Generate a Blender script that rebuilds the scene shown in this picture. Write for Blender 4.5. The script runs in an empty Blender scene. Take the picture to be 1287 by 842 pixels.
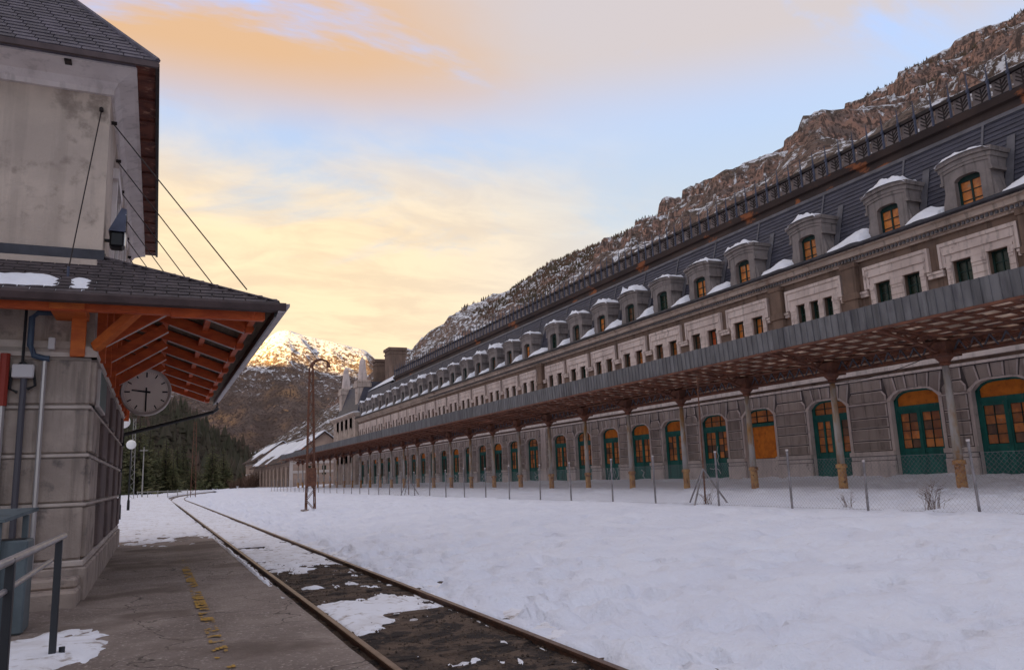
import bpy, bmesh, math, random
import numpy as np
from mathutils import Vector, Matrix

random.seed(7); RNG = np.random.default_rng(7)
scene = bpy.context.scene
COL = scene.collection
R = math.radians

# ------------------------------------------------------------------ camera
EYE = 1.7
YAW, PITCH, ROLL = R(24.9), R(10.2), R(-2.27)
fw = Vector((math.sin(YAW)*math.cos(PITCH), math.cos(YAW)*math.cos(PITCH), math.sin(PITCH)))
rt = Vector((math.cos(YAW), -math.sin(YAW), 0)); up = rt.cross(fw)
cr, sr = math.cos(ROLL), math.sin(ROLL)
RT, UP = cr*rt + sr*up, -sr*rt + cr*up
cam_data = bpy.data.cameras.new('Camera'); cam = bpy.data.objects.new('Camera', cam_data); COL.objects.link(cam)
cam.matrix_world = Matrix(((RT.x, UP.x, -fw.x, 0), (RT.y, UP.y, -fw.y, 0), (RT.z, UP.z, -fw.z, EYE), (0, 0, 0, 1)))
cam_data.sensor_fit = 'HORIZONTAL'; cam_data.sensor_width = 36; cam_data.lens = 36*965/1287
cam_data.clip_start = .1; cam_data.clip_end = 30000
scene.camera = cam

# ------------------------------------------------------------------ light
SUN_AZ, SUN_EL = R(-120), R(6.5)          # azimuth from +Y towards +X: low in the west, behind the ridge over the valley
sdir = Vector((math.sin(SUN_AZ)*math.cos(SUN_EL), math.cos(SUN_AZ)*math.cos(SUN_EL), math.sin(SUN_EL)))
sl = bpy.data.lights.new('Sun', 'SUN'); sun = bpy.data.objects.new('Sun', sl); COL.objects.link(sun)
sl.energy = 5; sl.angle = R(.5); sl.color = (1, .62, .2)
sun.rotation_euler = sdir.to_track_quat('Z', 'Y').to_euler(); sun.location = (-200, 0, 300)

vs = scene.view_settings
vs.view_transform = 'Standard'; vs.look = 'None'; vs.gamma = 1; vs.use_curve_mapping = False; vs.exposure = 2.0

world = bpy.data.worlds.new('World'); scene.world = world; world.use_nodes = True
wn, wl = world.node_tree.nodes, world.node_tree.links
wn.clear()
def N(nodes, t, **kw):
    n = nodes.new(t)
    for k, v in kw.items(): setattr(n, k, v)
    return n
def wmath(op, a, b=None, c=None, clamp=False):
    n = N(wn, 'ShaderNodeMath', operation=op, use_clamp=clamp)
    for i, s in enumerate((a, b, c)):
        if s is None: continue
        if isinstance(s, (int, float)): n.inputs[i].default_value = s
        else: wl.new(s, n.inputs[i])
    return n.outputs[0]
def wramp(v, lo, hi):
    n = N(wn, 'ShaderNodeMapRange', interpolation_type='SMOOTHSTEP')
    wl.new(v, n.inputs[0]); n.inputs[1].default_value = lo; n.inputs[2].default_value = hi
    return n.outputs[0]
def wmix(f, a, b):
    n = N(wn, 'ShaderNodeMix', data_type='RGBA')
    for s, i in ((f, 0), (a, 6), (b, 7)):
        if isinstance(s, tuple): n.inputs[i].default_value = (*s, 1)
        elif isinstance(s, (int, float)): n.inputs[i].default_value = s
        else: wl.new(s, n.inputs[i])
    return n.outputs[2]
tc = N(wn, 'ShaderNodeTexCoord'); sx = N(wn, 'ShaderNodeSeparateXYZ'); wl.new(tc.outputs['Generated'], sx.inputs[0])
dx, dy, dz = sx.outputs
sky = N(wn, 'ShaderNodeTexSky', sky_type='NISHITA')
sky.sun_disc = False; sky.sun_elevation = SUN_EL; sky.sun_rotation = SUN_AZ; sky.altitude = 1200; sky.air_density = 1.0; sky.dust_density = 2.0
# cloud layers: noise on the plane of the cloud deck (direction / height)
den = wmath('ADD', wmath('ABSOLUTE', dz), .16)
px, py = wmath('DIVIDE', dx, den), wmath('DIVIDE', dy, den)
def cloud_noise(scx, scy, off, detail, rough, dist=.0):
    cmb = N(wn, 'ShaderNodeCombineXYZ')
    wl.new(wmath('MULTIPLY', px, scx), cmb.inputs[0]); wl.new(wmath('MULTIPLY', py, scy), cmb.inputs[1]); cmb.inputs[2].default_value = off
    n = N(wn, 'ShaderNodeTexNoise'); n.inputs['Scale'].default_value = 1; n.inputs['Detail'].default_value = detail
    n.inputs['Roughness'].default_value = rough; n.inputs['Distortion'].default_value = dist
    wl.new(cmb.outputs[0], n.inputs['Vector']); return n.outputs['Fac']
nA = cloud_noise(1.3, 2.2, 3.3, 7, .6, .6)
nB = cloud_noise(1.2, 1.5, 8.1, 7, .6, .5)
nC = cloud_noise(3.2, 6.0, 1.7, 5, .6, .5)
west = wramp(wmath('SUBTRACT', wmath('MULTIPLY', dy, .97), wmath('MULTIPLY', dx, .24)), .48, .90)      # warm towards the evening side
# clear evening sky: blue above, pale towards the horizon, over the Nishita sky
clear = wmix(wramp(dz, .30, .66), (1.5, 1.72, 2.0), (1.1, 1.75, 3.5))
clear = wmix(.88, sky.outputs[0], clear)
clear = wmix(wmath('MULTIPLY', wramp(dz, .34, .05), .8), clear, (2.4, 2.3, 2.1))
# low warm bank of lit cloud
bank = wmath('MULTIPLY', wramp(wmath('ADD', nB, wmath('SUBTRACT', .30, dz)), .24, .48), wramp(dz, .50, .30))
bankcol = wmix(wramp(nC, .35, .65), (2.5, 1.92, 1.25), (2.95, 2.3, 1.45))
c1 = wmix(wmath('MULTIPLY', bank, wmath('MULTIPLY', west, .95)), clear, bankcol)
# higher streaks of orange-grey cloud
hi = wmath('MULTIPLY', wramp(wmath('ADD', nA, wmath('MULTIPLY', nC, .22)), .45, .62), wramp(dz, .40, .50))
hicol = wmix(wramp(wmath('ADD', west, wmath('MULTIPLY', nC, .3)), .35, 1.05), (1.8, 1.58, 1.5), (2.15, 1.3, .62))
c2 = wmix(wmath('MULTIPLY', hi, .92), c1, hicol)
bg = N(wn, 'ShaderNodeBackground'); bg.inputs['Strength'].default_value = .1
wo = N(wn, 'ShaderNodeOutputWorld'); wl.new(c2, bg.inputs[0]); wl.new(bg.outputs[0], wo.inputs[0])

# ------------------------------------------------------------------ numpy noise
def _hash(i, j, seed):
    h = np.sin(i*127.1 + j*311.7 + seed*74.7)*43758.5453
    return h - np.floor(h)
def vnoise(x, y, seed=0):
    i, j = np.floor(x), np.floor(y); u, v = x-i, y-j
    u, v = u*u*(3-2*u), v*v*(3-2*v)
    a, b, c, d = _hash(i, j, seed), _hash(i+1, j, seed), _hash(i, j+1, seed), _hash(i+1, j+1, seed)
    return (a*(1-u)+b*u)*(1-v) + (c*(1-u)+d*u)*v
def fbm(x, y, o=5, seed=0, g=.5):
    s, a, t = 0, 1, 0
    for k in range(o):
        s = s + a*vnoise(x*2**k + 17.3*k, y*2**k - 9.1*k, seed+k); t += a; a *= g
    return s/t
def ridged(x, y, o=6, seed=0, g=.5):
    s, a, t = 0, 1, 0
    for k in range(o):
        n = 1-np.abs(2*vnoise(x*2**k+5.7*k, y*2**k+3.9*k, seed+k)-1); s = s + a*n*n; t += a; a *= g
    return s/t
def sstep(x, a, b):
    t = np.clip((x-a)/(b-a), 0, 1); return t*t*(3-2*t)

# ------------------------------------------------------------------ materials
M = {}
def mat(name, c1, c2=None, rough=.85, scale=2.0, detail=6, lo=.35, hi=.65, bump=0., bscale=30., metal=0., c3=None, s3=9., l3=.55, h3=.7, spec=.3, stretch=(1, 1, 1), per=0., trans=0., crack=False, streak=0.):
    m = bpy.data.materials.new(name); m.use_nodes = True; nt = m.node_tree; ns, lk = nt.nodes, nt.links
    b = ns['Principled BSDF']; b.inputs['Roughness'].default_value = rough; b.inputs['Metallic'].default_value = metal
    b.inputs['Specular IOR Level'].default_value = spec
    g = N(ns, 'ShaderNodeNewGeometry')
    mp = N(ns, 'ShaderNodeMapping'); lk.new(g.outputs['Position'], mp.inputs[0]); mp.inputs['Scale'].default_value = stretch
    def noise(s, d=6):
        n = N(ns, 'ShaderNodeTexNoise'); n.inputs['Scale'].default_value = s; n.inputs['Detail'].default_value = d; n.inputs['Roughness'].default_value = .6
        lk.new(mp.outputs[0], n.inputs['Vector']); return n.outputs['Fac']
    def rng(v, a, z):
        n = N(ns, 'ShaderNodeMapRange', interpolation_type='SMOOTHSTEP'); lk.new(v, n.inputs[0]); n.inputs[1].default_value = a; n.inputs[2].default_value = z; return n.outputs[0]
    def mix(f, a, z, bt='MIX'):
        n = N(ns, 'ShaderNodeMix', data_type='RGBA', blend_type=bt)
        for s, i in ((f, 0), (a, 6), (z, 7)):
            if isinstance(s, tuple): n.inputs[i].default_value = (*s, 1)
            elif isinstance(s, (int, float)): n.inputs[i].default_value = s
            else: lk.new(s, n.inputs[i])
        return n.outputs[2]
    c = c1
    if c2 is not None: c = mix(rng(noise(scale, detail), lo, hi), c1, c2)
    if c3 is not None: c = mix(rng(noise(s3, 7), l3, h3), c, c3)
    if streak:                                  # rain streaks running down the face
        m2 = N(ns, 'ShaderNodeMapping'); lk.new(g.outputs['Position'], m2.inputs[0]); m2.inputs['Scale'].default_value = (2.6, 2.6, .16)
        n2 = N(ns, 'ShaderNodeTexNoise'); n2.inputs['Scale'].default_value = 1.6; n2.inputs['Detail'].default_value = 7; n2.inputs['Roughness'].default_value = .65; lk.new(m2.outputs[0], n2.inputs['Vector'])
        f2 = N(ns, 'ShaderNodeMath', operation='MULTIPLY'); lk.new(rng(n2.outputs['Fac'], .50, .66), f2.inputs[0]); f2.inputs[1].default_value = streak
        c = mix(f2.outputs[0], c, tuple(x*.45 for x in (c2 or c1)))
    if crack:                                   # wandering cracks in the paving
        vo = N(ns, 'ShaderNodeTexVoronoi', feature='DISTANCE_TO_EDGE'); vo.inputs['Scale'].default_value = .55
        nz = N(ns, 'ShaderNodeTexNoise'); nz.inputs['Scale'].default_value = 1.3; nz.inputs['Detail'].default_value = 6; lk.new(mp.outputs[0], nz.inputs['Vector'])
        ad = N(ns, 'ShaderNodeVectorMath', operation='MULTIPLY_ADD'); lk.new(nz.outputs['Color'], ad.inputs[0]); ad.inputs[1].default_value = (.9, .9, .9); lk.new(mp.outputs[0], ad.inputs[2]); lk.new(ad.outputs[0], vo.inputs['Vector'])
        c = mix(rng(vo.outputs['Distance'], .006, .002), c, (.12, .095, .083))
        c = mix(rng(noise(.35, 4), .50, .62), c, (.19, .145, .122), 'MIX')
    if per:                                     # each piece of a set a little different
        oi = N(ns, 'ShaderNodeObjectInfo'); v = N(ns, 'ShaderNodeMapRange'); lk.new(oi.outputs['Random'], v.inputs[0])
        v.inputs[3].default_value = 1-per; v.inputs[4].default_value = 1+per
        cb = N(ns, 'ShaderNodeCombineXYZ')
        for i in range(3): lk.new(v.outputs[0], cb.inputs[i])
        c = mix(1., c, cb.outputs[0], 'MULTIPLY')
    if isinstance(c, tuple): b.inputs['Base Color'].default_value = (*c, 1)
    else: lk.new(c, b.inputs['Base Color'])
    if bump:
        bp = N(ns, 'ShaderNodeBump'); bp.inputs['Strength'].default_value = min(1, bump); bp.inputs['Distance'].default_value = .02*max(1, bump)
        lk.new(noise(bscale, 8), bp.inputs['Height']); lk.new(bp.outputs[0], b.inputs['Normal'])
    if trans: b.inputs['Transmission Weight'].default_value = trans
    M[name] = m; return m
mat('snow', (.83, .865, .955), (.78, .815, .915), rough=.7, scale=.6, bump=3, bscale=8, spec=.2, c3=(.62, .61, .64), s3=5, l3=.66, h3=.78)
mat('snow_dirty', (.83, .85, .91), (.62, .60, .60), rough=.75, scale=1.3, lo=.45, hi=.8, bump=.8, bscale=22, c3=(.36, .31, .28), s3=5, l3=.53, h3=.72, spec=.2)
mat('snow_cap', (.86, .88, .93), (.8, .82, .88), rough=.7, scale=4, bump=.5, bscale=14, spec=.2)
mat('asphalt', (.38, .31, .27), (.25, .20, .175), rough=.85, scale=.8, lo=.35, hi=.65, bump=4, bscale=26, c3=(.54, .46, .41), s3=24, l3=.55, h3=.68, crack=True)
mat('dirt', (.085, .06, .046), (.15, .105, .078), rough=.95, scale=2.2, bump=3, bscale=22, c3=(.035, .027, .025), s3=3.0, l3=.48, h3=.56)
mat('pebble', (.20, .145, .11), (.09, .065, .05), rough=.9, scale=5, per=.5)
mat('yellow_paint', (.48, .27, .03), (.30, .19, .07), rough=.8, scale=16)
mat('rail_steel', (.06, .032, .022), (.11, .05, .03), rough=.7, scale=8, metal=.2, bump=.3)
mat('rail_head', (.16, .10, .08), (.10, .055, .04), rough=.45, scale=6, metal=.6)
mat('stone_block', (.36, .295, .26), (.265, .215, .195), rough=.9, scale=1.5, bump=.7, bscale=35, c3=(.22, .175, .155), s3=3, l3=.54, h3=.72, per=.16, stretch=(1, 1, .35), streak=0.6)
mat('stone_pale', (.64, .545, .505), (.52, .44, .41), rough=.9, scale=1.2, bump=.5, bscale=35, c3=(.22, .18, .17), s3=4, l3=.58, h3=.78, streak=0.5)
mat('stone_frame', (.74, .62, .565), (.60, .49, .445), rough=.88, scale=1.0, bump=.5, bscale=30, c3=(.27, .20, .175), s3=3, l3=.57, h3=.75, stretch=(1, 1, .5), streak=0.55)
mat('stone_cornice', (.56, .455, .39), (.42, .335, .285), rough=.9, scale=.9, bump=.5, bscale=28, c3=(.20, .11, .08), s3=1.6, l3=.58, h3=.74, stretch=(1, .5, 1), streak=0.6)
mat('stucco_brown', (.225, .15, .113), (.165, .113, .088), rough=.92, scale=1.0, bump=.5, bscale=30, c3=(.20, .13, .09), s3=2.2, l3=.56, h3=.75, streak=0.6)
mat('joint', (.10, .085, .085), (.07, .06, .06), rough=.9, scale=2, bump=.3)
mat('slate', (.066, .066, .09), (.048, .047, .064), rough=.6, scale=1.2, lo=.4, hi=.6, bump=.6, bscale=22, c3=(.075, .073, .095), s3=10, l3=.55, h3=.7, stretch=(1, 1, 4), per=.25, spec=.4)
mat('slate_brown', (.085, .068, .072), (.055, .045, .05), rough=.65, scale=5, bump=.5, bscale=30, per=.3, spec=.35)
mat('slate_blue', (.10, .088, .11), (.065, .058, .075), rough=.6, scale=4, bump=.5, bscale=30, per=.3, spec=.4)
mat('lead', (.14, .135, .15), (.10, .097, .108), rough=.6, scale=2, bump=.2)
mat('dormer_stone', (.28, .24, .225), (.21, .18, .17), rough=.85, scale=1.6, bump=.5, bscale=30, c3=(.26, .23, .225), s3=5, l3=.57, h3=.75, per=.08, streak=0.6)
mat('gutter', (.07, .07, .085), (.045, .045, .055), rough=.5, scale=3, metal=.3)
mat('rust_cornice', (.075, .05, .042), (.045, .032, .03), rough=.85, scale=.8, bump=.4, c3=(.32, .11, .045), s3=.9, l3=.58, h3=.66, stretch=(1, .6, 1))
mat('crest_plate', (.30, .25, .235), (.22, .18, .17), rough=.85, scale=3, per=.1)
mat('iron_dark', (.022, .018, .018), (.04, .026, .022), rough=.6, scale=6)
mat('iron_blue', (.085, .095, .14), (.055, .06, .09), rough=.5, scale=4, metal=.3)
mat('rust', (.20, .082, .05), (.12, .055, .04), rough=.85, scale=3, bump=.4, c3=(.21, .085, .045), s3=8, l3=.57, h3=.7)
mat('iron_grey', (.10, .10, .12), (.065, .06, .07), rough=.7, scale=4, c3=(.13, .06, .04), s3=3, l3=.55, h3=.68)
mat('zinc', (.20, .195, .20), (.14, .136, .14), rough=.55, scale=2.5, metal=.25, c3=(.11, .105, .115), s3=2, l3=.52, h3=.72, per=.12, stretch=(1, 1, .3), streak=0.5)
mat('canopy_sheet', (.76, .67, .58), (.60, .50, .42), rough=.7, scale=2, c3=(.17, .09, .06), s3=2.4, l3=.52, h3=.66, per=.35)
mat('column_paint', (.45, .42, .41), (.38, .32, .26), rough=.65, scale=3, c3=(.36, .19, .07), s3=2.6, l3=.45, h3=.68, stretch=(1, 1, .35), streak=0.4)
mat('column_ochre', (.50, .28, .10), (.32, .15, .07), rough=.75, scale=4, c3=(.13, .055, .03), s3=7, l3=.52, h3=.68)
mat('door_green', (.012, .14, .115), (.008, .095, .08), rough=.55, scale=3, bump=.3, c3=(.07, .13, .115), s3=7, l3=.58, h3=.7, stretch=(1, 1, .4))
mat('orange_board', (.74, .225, .024), (.58, .155, .018), rough=.7, scale=2.5, bump=.2, c3=(.25, .08, .02), s3=5, l3=.58, h3=.75)
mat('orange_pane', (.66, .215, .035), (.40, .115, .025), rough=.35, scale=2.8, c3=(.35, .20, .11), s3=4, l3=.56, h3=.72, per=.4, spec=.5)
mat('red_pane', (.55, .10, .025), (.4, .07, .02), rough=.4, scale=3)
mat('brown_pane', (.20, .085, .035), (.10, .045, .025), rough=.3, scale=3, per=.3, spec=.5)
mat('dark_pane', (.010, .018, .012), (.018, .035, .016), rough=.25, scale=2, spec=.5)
mat('muntin', (.015, .05, .04), (.01, .03, .025), rough=.6)
mat('graffiti', (.62, .62, .64), rough=.6)
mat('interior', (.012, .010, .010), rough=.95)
mat('steel_post', (.30, .28, .29), (.18, .165, .17), rough=.5, scale=6, metal=.4)
mat('wire', (.28, .27, .28), rough=.5, metal=.5)
mat('mast_rust', (.17, .075, .045), (.10, .045, .032), rough=.8, scale=5, c3=(.26, .12, .06), s3=9, l3=.55, h3=.7)
mat('mast_pale', (.34, .32, .29), (.24, .22, .20), rough=.7, scale=5)
mat('plaster', (.62, .51, .425), (.50, .41, .345), rough=.92, scale=.8, bump=.5, bscale=26, c3=(.33, .265, .22), s3=1.7, l3=.53, h3=.68, streak=0.2)
mat('plaster_white', (.76, .69, .66), (.66, .59, .565), rough=.9, scale=1.4, bump=.3, streak=0.35)
mat('base_stone', (.43, .35, .30), (.32, .26, .225), rough=.9, scale=1.6, bump=.6, bscale=28, c3=(.14, .12, .115), s3=2.4, l3=.54, h3=.7, per=.1, streak=0.6)
mat('base_panel', (.20, .15, .14), (.15, .115, .11), rough=.85, scale=2, bump=.5, bscale=28, per=.15, streak=.5)
mat('base_joint', (.56, .48, .43), (.45, .38, .34), rough=.9, scale=2.5, bump=.4)
mat('timber', (.62, .12, .032), (.46, .08, .026), rough=.6, scale=3, bump=.3, bscale=20, stretch=(1, 1, 3), c3=(.46, .10, .028), s3=4, l3=.52, h3=.7)
mat('timber_front', (.60, .15, .032), (.46, .10, .026), rough=.6, scale=3, bump=.3, stretch=(1, 1, 3))
mat('pale_edge', (.62, .56, .54), (.5, .44, .42), rough=.7)
mat('soffit_board', (.20, .165, .125), (.14, .112, .085), rough=.85, scale=4, stretch=(6, .4, 1), bump=.3)
mat('soffit_brown', (.16, .05, .03), (.08, .025, .018), rough=.75, scale=4, c3=(.30, .15, .10), s3=6, l3=.58, h3=.7)
mat('gutter_brown', (.10, .07, .07), (.07, .05, .05), rough=.45, scale=3, metal=.3)
mat('gutter_zinc', (.42, .37, .37), (.32, .28, .285), rough=.5, scale=3, metal=.2)
mat('black_paint', (.014, .014, .016), rough=.4)
mat('rail_tube', (.42, .40, .41), (.33, .31, .32), rough=.4, scale=6, metal=.5)
mat('rail_dark', (.04, .043, .05), rough=.45, metal=.2)
mat('bin_grey', (.12, .15, .165), (.09, .115, .13), rough=.5, scale=3, streak=0.5)
mat('pipe_blue', (.05, .075, .12), rough=.45)
mat('pipe_dark', (.085, .08, .095), rough=.5)
mat('pipe_chrome', (.45, .42, .42), rough=.35, metal=.6)
mat('pipe_red', (.27, .035, .022), rough=.5)
mat('box_white', (.55, .52, .53), rough=.5)
mat('clock_face', (.86, .78, .70), (.80, .72, .65), rough=.6, scale=3)
mat('clock_rim', (.55, .49, .46), rough=.5)
mat('globe', (.85, .83, .80), rough=.3)
mat('bark', (.06, .045, .035), (.04, .03, .025), rough=.95, scale=5)
mat('needles', (.10, .112, .05), (.155, .14, .066), rough=.9, scale=.5, c3=(.065, .07, .036), s3=1.5, l3=.5, h3=.65, per=.25)
mat('needles_brown', (.13, .085, .055), (.085, .072, .042), rough=.9, scale=.08, c3=(.17, .095, .065), s3=.03, l3=.5, h3=.62)
mat('needles_hill', (.085, .072, .05), (.06, .06, .036), rough=.9, scale=.05, c3=(.12, .08, .06), s3=.02, l3=.5, h3=.62)
mat('twig', (.16, .095, .065), (.11, .065, .045), rough=.9)
mat('house_wall', (.42, .30, .23), (.33, .235, .185), rough=.9, scale=.6, bump=.3)
mat('house_band', (.52, .45, .40), rough=.9)
mat('sign_teal', (.10, .16, .155), rough=.4)

def mountain_mat(name, rock1, rock2, scrub, snow_amt, snow_z0, sc=1.0, kz=.00035):
    m = bpy.data.materials.new(name); m.use_nodes = True; nt = m.node_tree; ns, lk = nt.nodes, nt.links
    b = ns['Principled BSDF']; b.inputs['Roughness'].default_value = .95; b.inputs['Specular IOR Level'].default_value = .1
    g = N(ns, 'ShaderNodeNewGeometry'); sp = N(ns, 'ShaderNodeSeparateXYZ'); lk.new(g.outputs['Position'], sp.inputs[0])
    sn = N(ns, 'ShaderNodeSeparateXYZ'); lk.new(g.outputs['Normal'], sn.inputs[0])
    def noise(s, d=7, st=(1, 1, 1), r=.62):
        mp = N(ns, 'ShaderNodeMapping'); mp.inputs['Scale'].default_value = st; lk.new(g.outputs['Position'], mp.inputs[0])
        n = N(ns, 'ShaderNodeTexNoise'); n.inputs['Scale'].default_value = s*sc; n.inputs['Detail'].default_value = d; n.inputs['Roughness'].default_value = r
        lk.new(mp.outputs[0], n.inputs['Vector']); return n.outputs['Fac']
    def mth(op, a, c=None):
        n = N(ns, 'ShaderNodeMath', operation=op)
        for i, s in enumerate((a, c)):
            if s is None: continue
            if isinstance(s, (int, float)): n.inputs[i].default_value = s
            else: lk.new(s, n.inputs[i])
        return n.outputs[0]
    def rng(v, a, z):
        n = N(ns, 'ShaderNodeMapRange', interpolation_type='SMOOTHSTEP'); lk.new(v, n.inputs[0]); n.inputs[1].default_value = a; n.inputs[2].default_value = z; return n.outputs[0]
    def mix(f, a, z):
        n = N(ns, 'ShaderNodeMix', data_type='RGBA')
        for s, i in ((f, 0), (a, 6), (z, 7)):
            if isinstance(s, tuple): n.inputs[i].default_value = (*s, 1)
            else: lk.new(s, n.inputs[i])
        return n.outputs[2]
    rock = mix(rng(noise(.02, 8, (1, 1, 2.5)), .38, .62), rock1, rock2)
    steep = rng(sn.outputs[2], .80, .45)
    flat = mix(rng(noise(.012), .40, .6), scrub, tuple(x*1.5 for x in scrub))
    base = mix(mth('MAXIMUM', steep, rng(noise(.03), .6, .7)), flat, rock)
    base = mix(mth('MULTIPLY', rng(noise(.11, 5), .50, .58), .8), base, tuple(x*.35 for x in rock2))
    base = mix(mth('MULTIPLY', rng(noise(.05, 6, (1.6, 1.6, .25)), .52, .60), steep), base, tuple(x*.5 for x in rock2))
    sn_f = mth('ADD', mth('ADD', noise(.045, 10, (1, 1, 1), .78), mth('MULTIPLY', mth('SUBTRACT', sp.outputs[2], snow_z0), kz)), mth('MULTIPLY', sn.outputs[2], .28))
    snowm = rng(sn_f, snow_amt, snow_amt+.07)
    c = mix(snowm, base, (.80, .81, .85))
    lk.new(c, b.inputs['Base Color'])
    bp = N(ns, 'ShaderNodeBump'); bp.inputs['Strength'].default_value = .9; bp.inputs['Distance'].default_value = 14/sc
    lk.new(noise(.06, 9), bp.inputs['Height']); lk.new(bp.outputs[0], b.inputs['Normal'])
    M[name] = m
mountain_mat('mountain_near', (.46, .27, .20), (.21, .155, .135), (.13, .10, .08), .665, 330, 3.4)
mountain_mat('mountain_far', (.44, .26, .14), (.22, .15, .125), (.115, .085, .072), .705, 440, 1.4, .0007)
mountain_mat('hill_forest', (.09, .068, .055), (.06, .048, .04), (.05, .042, .03), .95, 300, 1.)

# thin roof sheets let some daylight through
m = M['canopy_sheet']; nt = m.node_tree; b = nt.nodes['Principled BSDF']; tr = nt.nodes.new('ShaderNodeBsdfTranslucent'); mx = nt.nodes.new('ShaderNodeMixShader'); mx.inputs[0].default_value = .55
nt.links.new(b.inputs['Base Color'].links[0].from_socket, tr.inputs['Color']); nt.links.new(b.outputs[0], mx.inputs[1]); nt.links.new(tr.outputs[0], mx.inputs[2]); nt.links.new(mx.outputs[0], nt.nodes['Material Output'].inputs['Surface'])
# ------------------------------------------------------------------ mesh helpers
class MB:
    def __init__(s): s.v, s.f, s.m = [], [], []
    def face(s, pts, mi=0):
        n = len(s.v); s.v += [tuple(p) for p in pts]; s.f.append(tuple(range(n, n+len(pts)))); s.m.append(mi); return s
    def raw(s, v, f, mi=0):
        n = len(s.v); s.v += [tuple(p) for p in v]; s.f += [tuple(i+n for i in q) for q in f]; s.m += [mi]*len(f); return s
    def box(s, x0, x1, y0, y1, z0, z1, mi=0):
        v = [(x, y, z) for x in (x0, x1) for y in (y0, y1) for z in (z0, z1)]
        return s.raw(v, [(0, 1, 3, 2), (4, 6, 7, 5), (0, 4, 5, 1), (2, 3, 7, 6), (0, 2, 6, 4), (1, 5, 7, 3)], mi)
    def cbox(s, x0, x1, y0, y1, z0, z1, c=.02, mi=0):
        """box whose -X face is chamfered"""
        v = [(x0, y0+c, z0+c), (x0, y1-c, z0+c), (x0, y1-c, z1-c), (x0, y0+c, z1-c), (x0+c, y0, z0), (x0+c, y1, z0), (x0+c, y1, z1), (x0+c, y0, z1),
             (x1, y0, z0), (x1, y1, z0), (x1, y1, z1), (x1, y0, z1)]
        f = [(0, 3, 2, 1), (0, 1, 5, 4), (1, 2, 6, 5), (2, 3, 7, 6), (3, 0, 4, 7), (4, 5, 9, 8), (5, 6, 10, 9), (6, 7, 11, 10), (7, 4, 8, 11), (8, 9, 10, 11)]
        s.raw(v, f, mi); s.m[-9:-5] = [mi+1]*4; return s
    def prism(s, poly, axis, a0, a1, mi=0, caps=True):
        """polygon in the two other axes (x,y,z order) extruded along axis"""
        n = len(poly); v = []
        for a in (a0, a1):
            for p in poly:
                q = list(p); q.insert('xyz'.index(axis), a); v.append(q)
        f = [(i, (i+1) % n, n+(i+1) % n, n+i) for i in range(n)]
        if caps: f += [tuple(range(n))[::-1], tuple(range(n, 2*n))]
        return s.raw(v, f, mi)
    def tube(s, path, r, n=6, mi=0, caps=True):
        P = [Vector(p) for p in path]; rr = r if isinstance(r, (list, tuple)) else [r]*len(P)
        v = []
        for i, p in enumerate(P):
            t = (P[min(i+1, len(P)-1)] - P[max(i-1, 0)]).normalized()
            a = t.cross(Vector((0, 0, 1)) if abs(t.z) < .9 else Vector((0, 1, 0))).normalized(); b = t.cross(a)
            for k in range(n):
                w = 2*math.pi*(k+.5)/n; v.append(p + (a*math.cos(w) + b*math.sin(w))*rr[i])
        f = [(i*n+k, i*n+(k+1) % n, (i+1)*n+(k+1) % n, (i+1)*n+k) for i in range(len(P)-1) for k in range(n)]
        if caps: f += [tuple(range(n))[::-1], tuple(range((len(P)-1)*n, len(P)*n))]
        return s.raw(v, f, mi)
    def beam(s, a, b, w, h, mi=0):
        """rectangular bar from a to b; w across (horizontal), h the other way"""
        a, b = Vector(a), Vector(b); t = (b-a).normalized(); sd = t.cross(Vector((0, 0, 1)))
        sd = sd.normalized() if sd.length > 1e-4 else Vector((1, 0, 0)); u = sd.cross(t)
        v = [p + sd*(w/2*i) + u*(h/2*j) for p in (a, b) for i in (-1, 1) for j in (-1, 1)]
        return s.raw(v, [(0, 1, 3, 2), (4, 6, 7, 5), (0, 4, 5, 1), (2, 3, 7, 6), (0, 2, 6, 4), (1, 5, 7, 3)], mi)
    def mesh(s, name, mats, smooth=False, bevel=0, fix=True):
        me = bpy.data.meshes.new(name); me.from_pydata([tuple(p) for p in s.v], [], s.f)
        for m in (mats if isinstance(mats, (list, tuple)) else [mats]): me.materials.append(M[m])
        me.polygons.foreach_set('material_index', s.m)
        if fix or bevel:
            bm = bmesh.new(); bm.from_mesh(me)
            if bevel:
                bmesh.ops.remove_doubles(bm, verts=bm.verts, dist=1e-5)
                bmesh.ops.bevel(bm, geom=list(bm.edges), offset=bevel, segments=1, affect='EDGES', clamp_overlap=True)
            if fix: bmesh.ops.recalc_face_normals(bm, faces=bm.faces)
            bm.to_mesh(me); bm.free()
        if smooth: me.polygons.foreach_set('use_smooth', [True]*len(me.polygons))
        me.update(); return me
WL = {}
def link(name, data, parent=None, loc=(0, 0, 0), rot=None, scale=None):
    o = bpy.data.objects.new(name, data); COL.objects.link(o); loc = Vector(loc)
    if parent is not None: o.parent = parent; o.location = loc - WL[parent.name]
    else: o.location = loc
    if rot: o.rotation_euler = rot
    if scale: o.scale = scale
    WL[o.name] = loc; return o
def put(name, mb, mats, parent=None, loc=(0, 0, 0), smooth=False, bevel=0, fix=True, **kw):
    return link(name, mb if isinstance(mb, bpy.types.Mesh) else mb.mesh(name, mats, smooth, bevel, fix), parent, loc, **kw)
def tag(o, label=None, cat=None, group=None, kind=None):
    for k, v in (('label', label), ('category', cat), ('group', group), ('kind', kind)):
        if v: o[k] = v
    return o
def thing(name, loc, label, cat, group=None): return tag(link(name, None, None, loc), label, cat, group)
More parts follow.
